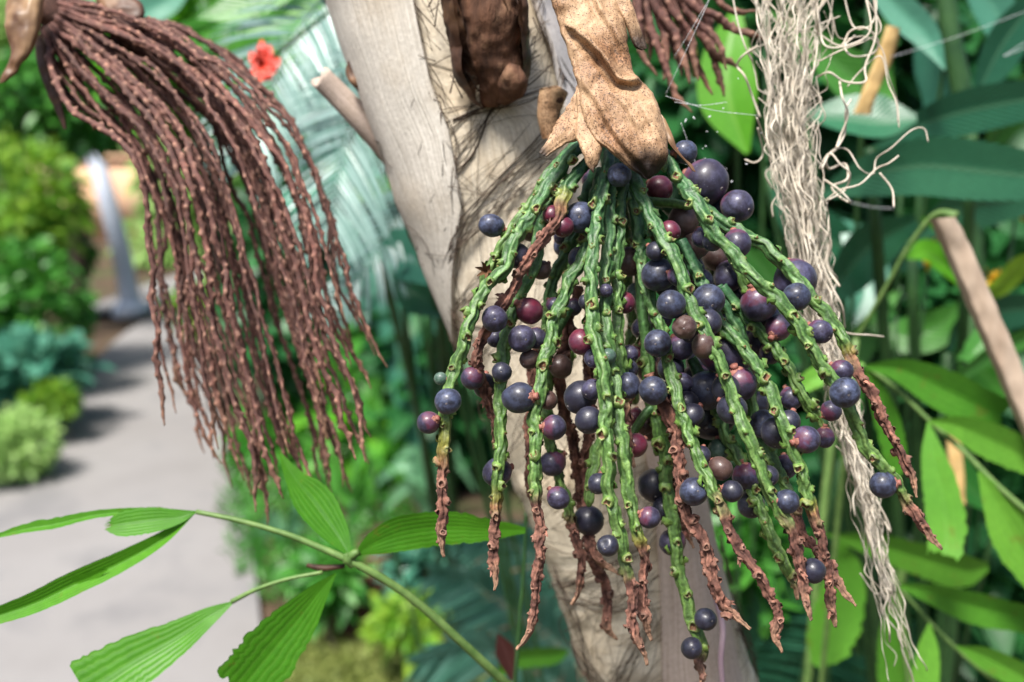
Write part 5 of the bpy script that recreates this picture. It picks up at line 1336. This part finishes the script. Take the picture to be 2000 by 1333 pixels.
# clay mound, ground cover
c = G(720, 1165); mb = MB(); k = 40; ring = np.linspace(0, 1, 14)
g = np.array([[[c[0] + .26 * r_ * math.cos(a), c[1] + .30 * r_ * math.sin(a), .16 * (1 - r_ ** 2) + .02 * math.sin(5 * a + 6 * r_) * r_ * (1 - r_) - .03 * r_] for a in np.arange(k) / k * 2 * np.pi] for r_ in ring])
g[..., 2] += vnoise(g, 14) * .02
mb.grid(g, True); tag(mb.build('clay_mound', M['clay'], None, c), 'red brown mound of bare clay by the edge of the path', 'mound')
def stuff(name, label, quads, n, ln, wd, mat, seed, up=1.0, kind='long'):
    rng = np.random.default_rng(seed); a, b, c_, d_ = [G(*p) for p in quads]
    s_, t_ = rng.random((n, 1)), rng.random((n, 1)); pos = (a * (1 - s_) + b * s_) * (1 - t_) + (d_ * (1 - s_) + c_ * s_) * t_; pos[:, 2] = -.012
    keep = vnoise(pos, 5, seed) > -.25; pos = pos[keep]; n = len(pos)
    dr = norm(rng.normal(size=(n, 3)) * [.6, .6, .1] + np.array([0, 0, up])); mb = MB()
    sc_ = rng.uniform(.5, 1.3, n); leaves(mb, pos, dr, norm(rng.normal(size=(n, 3)) + np.array([0, -1, .3])), ln * sc_, wd * sc_, kind, .3, rng)
    o = mb.build(name, mat); tag(o, label, 'ground cover', None, 'stuff'); return o
stuff('ground_cover', 'olive green mossy ground cover right of the path', [(520,1420),(1000,1420),(860,1170),(560,1190)], 6500, .05, .012, M['olive'], 3, .7)
stuff('grass', 'short green grass along the right edge of the path', [(460,1180),(900,1180),(760,900),(430,900)], 3500, .09, .010, M['midfol'], 4)
stuff('weeds', 'low green weeds along the left edge of the path', [(-500,1120),(40,905),(190,690),(-300,760)], 4500, .07, .022, M['midfol'], 5, .8, 'oval')

# ------------------------------------------------------------------ fishtail palm leaves
leaf_b = P(985, 1345, .60); fb_ = np.array([leaf_b[0] + .02, leaf_b[1] + .12, 0.0])
t = empty('fishtail_palm_leaf', fb_, 'bright green fishtail palm leaf with ragged leaflets at the lower left', 'palm leaf', 'fishtail palm leaves')
mb = MB(); tube_px(mb, [(1010,1360),(985,1333),(905,1258),(830,1190),(760,1138),(688,1098),(620,1068),(560,1044),(470,1018),(383,1000)], [.58,.545,.53,.53,.53], [10,9,8,6,5], 8, n=50)
q, s = spline([fb_, fb_ * .5 + P(1010,1360,.58) * .5 + np.array([.01,.03,0]), P(1010,1360,.58)], n=20); mb.tube(q, np.linspace(.006, .003, 20), 8)
tube_px(mb, [(672,1098),(690,1084),(700,1078)], [.53,.528], [6,9,6], 8); tube_px(mb, [(688,1108),(680,1094),(676,1082)], [.53,.528], [5,9,5], 8)
tube_px(mb, [(630,1118),(560,1132),(500,1152),(452,1176)], [.53,.53], [4,4,5], 8)
mb.build('rachis', M['greenstem'], t, fb_)
LF = [
 ([(684,1086),(655,1040),(612,980),(572,930),(546,884)], [6,44,78,70,22,4], [.53,.54,.545], dict(fold=.35, tilt=.35, jag=.04)),
 ([(694,1086),(730,1062),(790,1040),(870,1030),(950,1034),(1026,1036)], [4,40,70,76,64,44,12], [.53,.535,.535], dict(fold=.12, jag=.10, tilt=.2, wave=.05)),
 ([(656,1120),(620,1160),(575,1215),(525,1275),(462,1352)], [3,34,74,104,120,118], [.53,.525,.515], dict(fold=.15, jag=.08, tilt=-.25, cut=.06)),
 ([(456,1176),(410,1205),(345,1250),(260,1300),(170,1360)], [4,38,74,112,140], [.53,.52,.505], dict(fold=.25, jag=.06, tilt=.45)),
 ([(383,1000),(350,1012),(300,1018),(240,1026),(200,1030)], [3,22,46,60,48,10], [.53,.52], dict(fold=.3, jag=.05, tilt=.5, cut=.10)),
 ([(383,1000),(290,998),(190,1006),(110,1024),(50,1034),(-20,1052)], [3,10,16,18,26,18,6], [.53,.52], dict(fold=.5, jag=.12, tilt=.5)),
 ([(383,1000),(320,1052),(240,1098),(150,1140),(70,1178),(-30,1212)], [3,26,40,46,42,30], [.53,.515,.50], dict(fold=.75, jag=.03, tilt=.2)),
 ([(210,1112),(170,1130),(120,1150),(95,1172)], [4,26,34,6], [.513,.51], dict(fold=.2, jag=.2, tilt=-.3)),
]
for i, (p, w, d, kw) in enumerate(LF):
    mb = MB(); blade(mb, p, w, d, seed=i + 40, n=44, m=14, rnd=.35 + .08 * i, **kw); mb.build('leaflet', M['fish'], t, fb_)
mb = MB(); tube_px(mb, [(600,1104),(630,1110),(672,1106)], [.54,.535], [4,7,5], 6, n=10); o = mb.build('bract', M['bract_dark'], t, fb_); o['label'] = 'dark dried bract'

def fish(label, rach, rd, rr_, LF, matk='fish2', seed=0, stem_to=None):
    p0 = P(*rach[-1], rd[-1]); b = np.array([p0[0] + .05, p0[1] + .12, 0.0])
    t = empty('fishtail_palm_leaf', b, label, 'palm leaf', 'fishtail palm leaves')
    mb = MB(); tube_px(mb, rach, rd, rr_, 8, n=40); q, s = spline([p0, p0 * .5 + b * .5 + np.array([.02,.04,0]), b], n=14); mb.tube(q, np.linspace(.003, .005, 14), 6); mb.build('rachis', M['greenstem'], t, b)
    for i, (p, w, d, kw) in enumerate(LF):
        mb = MB(); blade(mb, p, w, d, seed=i + seed, n=40, m=12, **kw); mb.build('leaflet', M[matk], t, b)
fish('light green fishtail palm leaf right of the fruit at mid height', [(1690,715),(1750,760),(1815,822),(1880,880),(1960,960),(2080,1060)], [.80,.78,.74], [4,5,6], [
  ([(1690,716),(1760,722),(1840,758),(1910,792),(1972,812)], [8,50,82,76,62], .78, dict(fold=.25, tilt=.35, jag=.06, cut=.08)),
  ([(1815,822),(1870,832),(1940,862),(2030,905)], [5,46,74,60], .77, dict(fold=.25, tilt=.3, jag=.05)),
  ([(1813,826),(1822,890),(1838,960),(1846,1040),(1840,1105)], [5,44,66,72,52], [.77,.75], dict(fold=.25, tilt=.3, jag=.10, cut=.12)),
  ([(1912,922),(1950,985),(1992,1060),(2060,1150)], [5,60,92,80], .76, dict(fold=.25, tilt=.35, jag=.05)),
  ([(1690,716),(1720,780),(1738,840),(1750,900),(1745,940)], [5,40,48,40,10], [.80,.82], dict(fold=.25, tilt=.4, jag=.08)),
  ([(1688,712),(1640,718),(1590,740),(1540,775)], [5,36,40,14], [.80,.82], dict(fold=.25, tilt=.4)),
 ], seed=70)
fish('light green fishtail palm leaf below the first at the right edge', [(1740,1130),(1830,1230),(1905,1300),(1990,1370)], [.82,.80], [3,4,5], [
  ([(1745,1140),(1820,1158),(1910,1186),(2040,1215)], [5,44,70,56], .80, dict(fold=.25, tilt=.35, jag=.04)),
  ([(1815,1218),(1812,1270),(1806,1340)], [4,40,52], .80, dict(fold=.25, tilt=.3, jag=.06)),
  ([(1868,1262),(1930,1285),(2040,1345)], [4,50,60], .79, dict(fold=.25, tilt=.35)),
 ], seed=90)
fish('light green fishtail palm leaf behind the lower fruit tips', [(1615,1046),(1700,1062),(1745,1120),(1760,1200),(1780,1380)], [.95,.94], [3,4,5], [
  ([(1615,1044),(1700,1060),(1800,1090),(1880,1112),(1930,1106)], [5,50,72,76,20], .94, dict(fold=.25, tilt=.4, jag=.06)),
  ([(1636,1050),(1650,1110),(1640,1190),(1615,1260),(1592,1300)], [5,66,92,80,16], [.95,.97], dict(fold=.2, tilt=.35, jag=.10)),
  ([(1742,1160),(1745,1230),(1748,1300),(1752,1380)], [5,50,66,60], [.95,.97], dict(fold=.2, tilt=.35, jag=.06)),
 ], seed=110)
fish('narrow light green fishtail palm leaf behind the trunk at the bottom', [(1440,1240),(1450,1300),(1470,1400)], [1.0,1.0], [3,4], [
  ([(1440,1240),(1420,1290),(1440,1345)], [4,40,50], 1.0, dict(fold=.25, tilt=.4, jag=.1)),
  ([(960,1340),(1000,1290),(1080,1278),(1110,1270)], [4,40,44,4], 1.0, dict(fold=.25, tilt=.4, jag=.06)),
 ], seed=130)

# ------------------------------------------------------------------ broad leaved plants on the right
leafy('ginger_plant', 'plant with large dark glossy leaves spreading to the right edge', 'plant', [
  ([(1590,385),(1690,345),(1800,325),(1920,335),(2060,350)], [10,80,112,112,80], [.90,.88,.86], dict(fold=.18, tilt=.25)),
  ([(1700,290),(1800,245),(1900,215),(2060,185)], [6,64,90,70], [.98,.96], dict(fold=.2, tilt=.3)),
  ([(1570,225),(1640,232),(1720,240),(1790,232)], [8,90,110,20], [.95,.92], dict(fold=.35, tilt=-.5)),
  ([(1900,210),(1930,140),(1970,70),(2040,-20)], [6,70,90,40], 1.0, dict(fold=.2, tilt=.3)),
  ([(1590,610),(1650,540),(1700,480),(1790,430)], [6,90,110,30], 1.05, dict(fold=.2, tilt=.4)),
  ([(1780,470),(1850,420),(1920,400),(2060,380)], [6,80,90,50], 1.1, dict(fold=.2, tilt=.4)),
  ([(1850,690),(1880,640),(1950,610),(2060,600)], [6,60,80,50], 1.15, dict(fold=.2, tilt=.4)),
  ([(1500,330),(1560,420),(1620,470),(1700,500)], [6,80,90,20], 1.15, dict(fold=.2, tilt=.3)),
  ], M['broad'], under(1980, 420, 1.2), stem='darkstem', sw=.010)
leafy('leafy_plant', 'plant with a mid green leaf seen between the brown strands and the tassel', 'plant', [
  ([(1440,20),(1420,110),(1425,200),(1460,300)], [20,90,110,10], [.95,.93], dict(fold=.25, tilt=.3)),
  ([(1640,900),(1660,780),(1640,700),(1580,640)], [6,50,60,6], [1.1,1.1], dict(fold=.25, tilt=.3)),
  ([(1500,20),(1640,130),(1700,190),(1650,260)], [6,80,90,6], [1.1,1.1], dict(fold=.25, tilt=.3)),
  ([(1760,560),(1700,640),(1660,700),(1600,760)], [6,50,60,6], [1.2,1.2], dict(fold=.25, tilt=.3)),
  ], [M['bright'], M['midfol'], M['broad2'], M['broad2']], under(1500, 300, 1.2), group=None)
leafy('ginger_plant', 'plant with many overlapping mid green leaves behind the upright dark stem', 'plant', [
  ([(1760,330),(1720,230),(1700,130),(1730,30)], [8,70,90,10], [1.15,1.1], dict(fold=.25, tilt=.4)),
  ([(1800,300),(1840,200),(1830,110),(1790,20)], [8,70,90,10], [1.2,1.15], dict(fold=.25, tilt=-.4)),
  ([(1920,330),(1950,250),(2000,180),(2060,140)], [8,80,90,20], [1.15,1.1], dict(fold=.25, tilt=.5)),
  ([(1700,560),(1760,500),(1840,470),(1910,480)], [8,70,80,8], [1.2,1.15], dict(fold=.25, tilt=.5)),
  ([(1690,640),(1760,660),(1830,640),(1880,590)], [8,70,80,8], [1.2,1.15], dict(fold=.25, tilt=-.4)),
  ([(1640,430),(1680,480),(1690,560),(1660,640)], [8,70,80,8], [1.15,1.1], dict(fold=.25, tilt=.3)),
  ([(1880,620),(1900,700),(1960,760),(2030,780)], [8,60,70,8], [1.1,1.1], dict(fold=.25, tilt=.4)),
  ([(1450,480),(1500,540),(1520,620),(1500,700)], [8,70,80,8], [1.1,1.1], dict(fold=.25, tilt=.3)),
  ([(1950,1000),(1900,960),(1860,900),(1870,830)], [8,60,60,8], [1.1,1.1], dict(fold=.25, tilt=.3)),
  ], [M['broad2'], M['tealfol'], M['broad2'], M['tealfol'], M['broad2'], M['tealfol'], M['midfol'], M['broad2'], M['midfol']], under(1800, 560, 1.3), stem='darkstem', sw=.005)
leafy('leafy_plant', 'plant with yellowing bright leaves around the top of the dry stick', 'plant', [
  ([(1900,580),(1860,530),(1810,495),(1770,505)], [8,50,56,4], [1.05,1.02], dict(fold=.25, tilt=.4)),
  ([(1900,580),(1870,500),(1850,450),(1800,425)], [8,40,44,4], [1.05,1.0], dict(fold=.25, tilt=-.3)),
  ([(1905,585),(1950,560),(1990,520),(2040,500)], [8,44,50,20], [1.05,1.0], dict(fold=.25, tilt=.3)),
  ([(1900,590),(1930,640),(1900,690),(1870,700)], [8,40,44,4], [1.05,1.03], dict(fold=.25, tilt=.4)),
  ([(1750,620),(1700,560),(1660,540),(1620,560)], [8,40,44,4], [1.15,1.13], dict(fold=.25, tilt=.4)),
  ], [M['bright'], M['bright'], M['yelfol'], M['broad2'], M['broad2']], under(1900, 580, 1.1), sw=.003)
leafy('leafy_plant', 'plant with a pale shining leaf pointing down at the top right', 'plant', [
  ([(1700,-40),(1760,20),(1810,70),(1846,136)], [30,60,50,4], [.95,.92], dict(fold=.3, tilt=.6)),
  ([(1870,-60),(1930,0),(1960,60),(1975,120)], [10,70,60,4], [1.1,1.1], dict(fold=.3, tilt=.4)),
  ([(1850,760),(1920,700),(2000,660),(2060,640)], [6,40,44,30], [1.0,1.0], dict(fold=.3, tilt=.4)),
  ], [M['tealfol'], M['tealfol'], M['broad2']], under(1700, -60, 1.2))
mb = MB(); tube_px(mb, [(1905,640),(1895,420),(1880,200),(1855,60),(1840,-80)], [1.12,1.1], [22,20,18], 10)
b = P(1905, 640, 1.12); q, s = spline([b, b * [1, 1, .5], np.array([b[0], b[1] + .05, 0])], n=12); mb.tube(q, .013, 10)
tag(mb.build('plant_stem', M['darkstem'], None, (b[0], b[1], 0)), 'thick dark green upright stem near the upper right corner', 'stem')
mb = MB(); tube_px(mb, [(1672,662),(1720,580),(1770,490),(1812,432),(1838,416),(1868,424)], [.85,.80,.78], [4,4.5,5,6,11], 8, n=40)
b = P(1672, 662, .85); q, s = spline([b, b * [1, 1, .6] + [0, .04, 0], np.array([b[0], b[1] + .1, 0])], n=16); mb.tube(q, .0028, 8)
tag(mb.build('bent_stem', M['greenstem'], None, (b[0], b[1] + .1, 0)), 'thin light green stem bent over at its top beside the dry stick', 'stem')
for x0, x1, lab in ((1625, 1572, 'thin straight green stem right of the lower fruit stalks'), (1765, 1742, 'thin green stem at the bottom right of the tassel')):
    mb = MB(); y0 = 850 if x0 == 1625 else 1080
    tube_px(mb, [(x0, y0), ((x0 + x1) / 2, (y0 + 1333) / 2), (x1, 1400)], [1.0, 1.02], [8, 9, 9], 8)
    b = P(x1, 1400, 1.02); q, s = spline([b, b * [1, 1, .5], b * [1, 1, 0]], n=8); mb.tube(q, .0045, 8)
    tag(mb.build('plant_stem', M['greenstem'], None, b * [1, 1, 0]), lab, 'stem')
# dry stick
mb = MB(); loft(mb, [(1822,428,1866,424),(1850,490,1892,474),(1890,585,1932,565),(1935,690,1976,668),(1978,790,2020,770),(2040,930,2086,905)], [.72,.74,.76], .7, thick=.006, n=40, m=12)
e0 = P(2060, 920, .76); q, s = spline([e0 + FWD * .004, e0 * [1, 1, .5] + [.12, .05, 0], np.array([e0[0] + .2, e0[1] + .1, 0])], n=20); mb.tube(q, .008, 8)
tag(mb.build('dry_stick', M['drystick'], None, (e0[0] + .2, e0[1] + .1, 0)), 'cut pale brown dry petiole slanting down at the right edge', 'stick')
mb = MB(); loft(mb, [(1732,50,1758,56),(1712,110,1744,116),(1684,180,1712,186),(1668,222,1702,224)], [.82,.84], .5, thick=.002, n=24, m=8)
tag(mb.build('dead_leaf', M['tanleaf'], None, P(1735, 50, .83)), 'narrow tan dead leaf hanging behind the loops of the tassel', 'dead leaf')
mb = MB(); loft(mb, [(1862,800,1880,800),(1850,860,1878,862),(1858,930,1884,935),(1872,985,1886,985)], [1.0,1.0], .4, thick=.002, n=20, m=8)
tag(mb.build('dead_leaf', M['tanleaf'], None, P(1870, 800, 1.0)), 'small brown dead leaf behind the fishtail leaflets at the right', 'dead leaf')
# yellow flowers, and a yellowish leaf patch made of the same petals
for (x, y, r_, d, lab) in ((1815, 490, 34, 1.15, 'yellowish leaf patch left of the dry stick'), (1945, 545, 30, 1.1, 'orange yellow flower right of the dry stick'), (1985, 405, 26, 1.2, 'yellow flower at the right edge below the big dark leaf'),
                      (752, 1118, 20, 3.3, 'small yellow flower beside the red brown clay')):
    b = P(x, y, d); t = empty('flower', (b[0], b[1], 0), lab, 'flower', 'yellow flowers and leaf patch'); mb = MB()
    for i in range(9):
        a = i * .7 + .3; k_ = .4 + .75 * ((i * 37 + int(x)) % 11) / 11; blade(mb, [(x, y), (x + r_ * .6 * k_ * math.cos(a), y + r_ * .6 * k_ * math.sin(a)), (x + r_ * k_ * math.cos(a), y + r_ * 1.3 * k_ * math.sin(a))], [6, r_ * .5, 3], [d, d - .03 * k_, d - .01], m=4, n=8, seed=i, tilt=k_)
    mb.build('petals', M['yellow'], t, (b[0], b[1], 0)); mb = MB(); mb.tube(spline([np.array([b[0], b[1] + .03, 0]), b * [1, 1, .5] + [0, .02, 0], b], n=10)[0], .002, 6); mb.build('stem', M['darkstem'], t, (b[0], b[1], 0))
# pinkish root at the bottom and the dark red leaf
mb = MB(); tube_px(mb, [(1392,1150),(1404,1190),(1412,1230),(1408,1290),(1412,1345),(1420,1480)], [.545,.535,.535], [6,6,5], 8)
tag(mb.build('aerial_root', M['vine'], None, P(1412, 1345, .575)), 'thin pinkish root hanging down the trunk at the bottom', 'root')
rb = P(1000, 1345, .75); t = empty('seedling', (rb[0], rb[1], 0), 'small plant with one dark red folded leaf at the bottom edge', 'plant'); mb = MB()
blade(mb, [(1000,1330),(996,1300),(986,1268),(972,1238)], [6,30,38,4], .75, fold=.5); mb.build('leaf', M['redleaf'], t, (rb[0], rb[1], 0))
mb = MB(); mb.tube(spline([P(1000,1330,.75), rb * [1, 1, .5], rb * [1, 1, 0]], n=10)[0], .003, 6); mb.build('stem', M['darkstem'], t, (rb[0], rb[1], 0))
mb = MB(); tube_px(mb, [(1028,1000),(1024,1100),(1016,1200),(1010,1280),(1004,1360)], [.62,.64], [4,4,5], 6)
b = P(1004, 1360, .64); mb.tube(spline([b, b * [1, 1, .5], b * [1, 1, 0]], n=8)[0], .002, 6)
tag(mb.build('plant_stem', M['darkstem'], None, b * [1, 1, 0]), 'thin dark green stem just left of the lower trunk', 'stem')
# spider silk
web = empty('spider_web', P(1300, 180, .5), 'thin white spider silk strung between the tan bract and the tassel and leaves', 'spider web')
mb = MB(); wr = np.random.default_rng(3)
for a, b, sag in (((1388,-5),(1300,185),1), ((1384,0),(1318,110),2), ((1300,188),(1480,226),8), ((1318,200),(1420,200),6), ((1740,112),(2010,20),4), ((1290,300),(1420,330),10), ((1330,240),(1400,420),6), ((1660,395),(1745,408),3), ((1960,110),(2010,90),1), ((1960,110),(2005,80),1)):
    m_ = ((a[0] + b[0]) / 2, (a[1] + b[1]) / 2 + sag)
    q, s = spline([P(*a, .50 if a[0] < 1600 else .75), P(*m_, .51 if a[0] < 1600 else .75), P(*b, .53 if a[0] < 1600 else .75)], n=40)
    mb.tube(q, .00011 * (1 if a[0] < 1600 else 1.3), 4)
    for f in wr.random(9):
        p = q[int(f * 39)]; r_ = .00022 * wr.uniform(.4, 1.6); mb.tube(np.array([p + UP * r_, p + UP * r_ * .5, p, p - UP * r_ * .6, p - UP * r_ * 1.1]), np.array([.05, .8, 1, .7, .05]) * r_, 6)
for _ in range(26):
    p = P(wr.normal(1385, 45), wr.normal(300, 75), .52); r_ = .0004 * wr.uniform(.3, 1.4); mb.tube(np.array([p - RIGHT * r_ * 2, p - RIGHT * r_, p, p + RIGHT * r_ * 1.5]) + np.outer(np.arange(4), UP * r_ * wr.normal()), np.array([.1, .8, .9, .1]) * r_, 5)
mb.build('silk', M['web'], web, P(1300, 180, .5))['kind'] = 'stuff'

# ------------------------------------------------------------------ light, sky, camera
w = bpy.data.worlds.new('World'); sc.world = w; w.use_nodes = True
nt = w.node_tree; bg = nt.nodes['Background']; sky = nt.nodes.new('ShaderNodeTexSky')
SUN_EL, SUN_AZ = R(62), R(212)        # azimuth clockwise from +Y: behind the viewer and to the left
sky.sky_type = 'NISHITA'; sky.sun_disc = False; sky.sun_elevation = SUN_EL; sky.sun_rotation = SUN_AZ
sky.air_density = 1.0; sky.dust_density = 3.0; sky.ozone_density = 1.0
nt.links.new(sky.outputs[0], bg.inputs[0]); bg.inputs[1].default_value = .07
sl = bpy.data.lights.new('sun', 'SUN'); sl.energy = 3.4; sl.angle = R(14); sl.color = (1, .96, .90)
so = bpy.data.objects.new('sun', sl); COL.objects.link(so)
sv = Vector((math.sin(SUN_AZ) * math.cos(SUN_EL), math.cos(SUN_AZ) * math.cos(SUN_EL), math.sin(SUN_EL)))
so.rotation_euler = sv.to_track_quat('Z', 'Y').to_euler(); so.location = sv * 10
cd = bpy.data.cameras.new('camera'); cam = bpy.data.objects.new('camera', cd); COL.objects.link(cam)
cd.sensor_width = 36; cd.lens = F / 2000 * 36; cd.clip_start = .01; cd.clip_end = 500
cam.location = Vector(CAM); cam.rotation_euler = (math.pi / 2 - PITCH, 0, 0)
cd.dof.use_dof = True; cd.dof.focus_distance = .432; cd.dof.aperture_fstop = 6.0; cd.dof.aperture_blades = 0
sc.camera = cam
vs = sc.view_settings; vs.view_transform = 'Standard'; vs.look = 'None'; vs.exposure = 1.30; vs.gamma = 1; vs.use_curve_mapping = False
sc.cycles.max_bounces = 8; sc.cycles.transparent_max_bounces = 4
sc.cycles.use_denoising = True
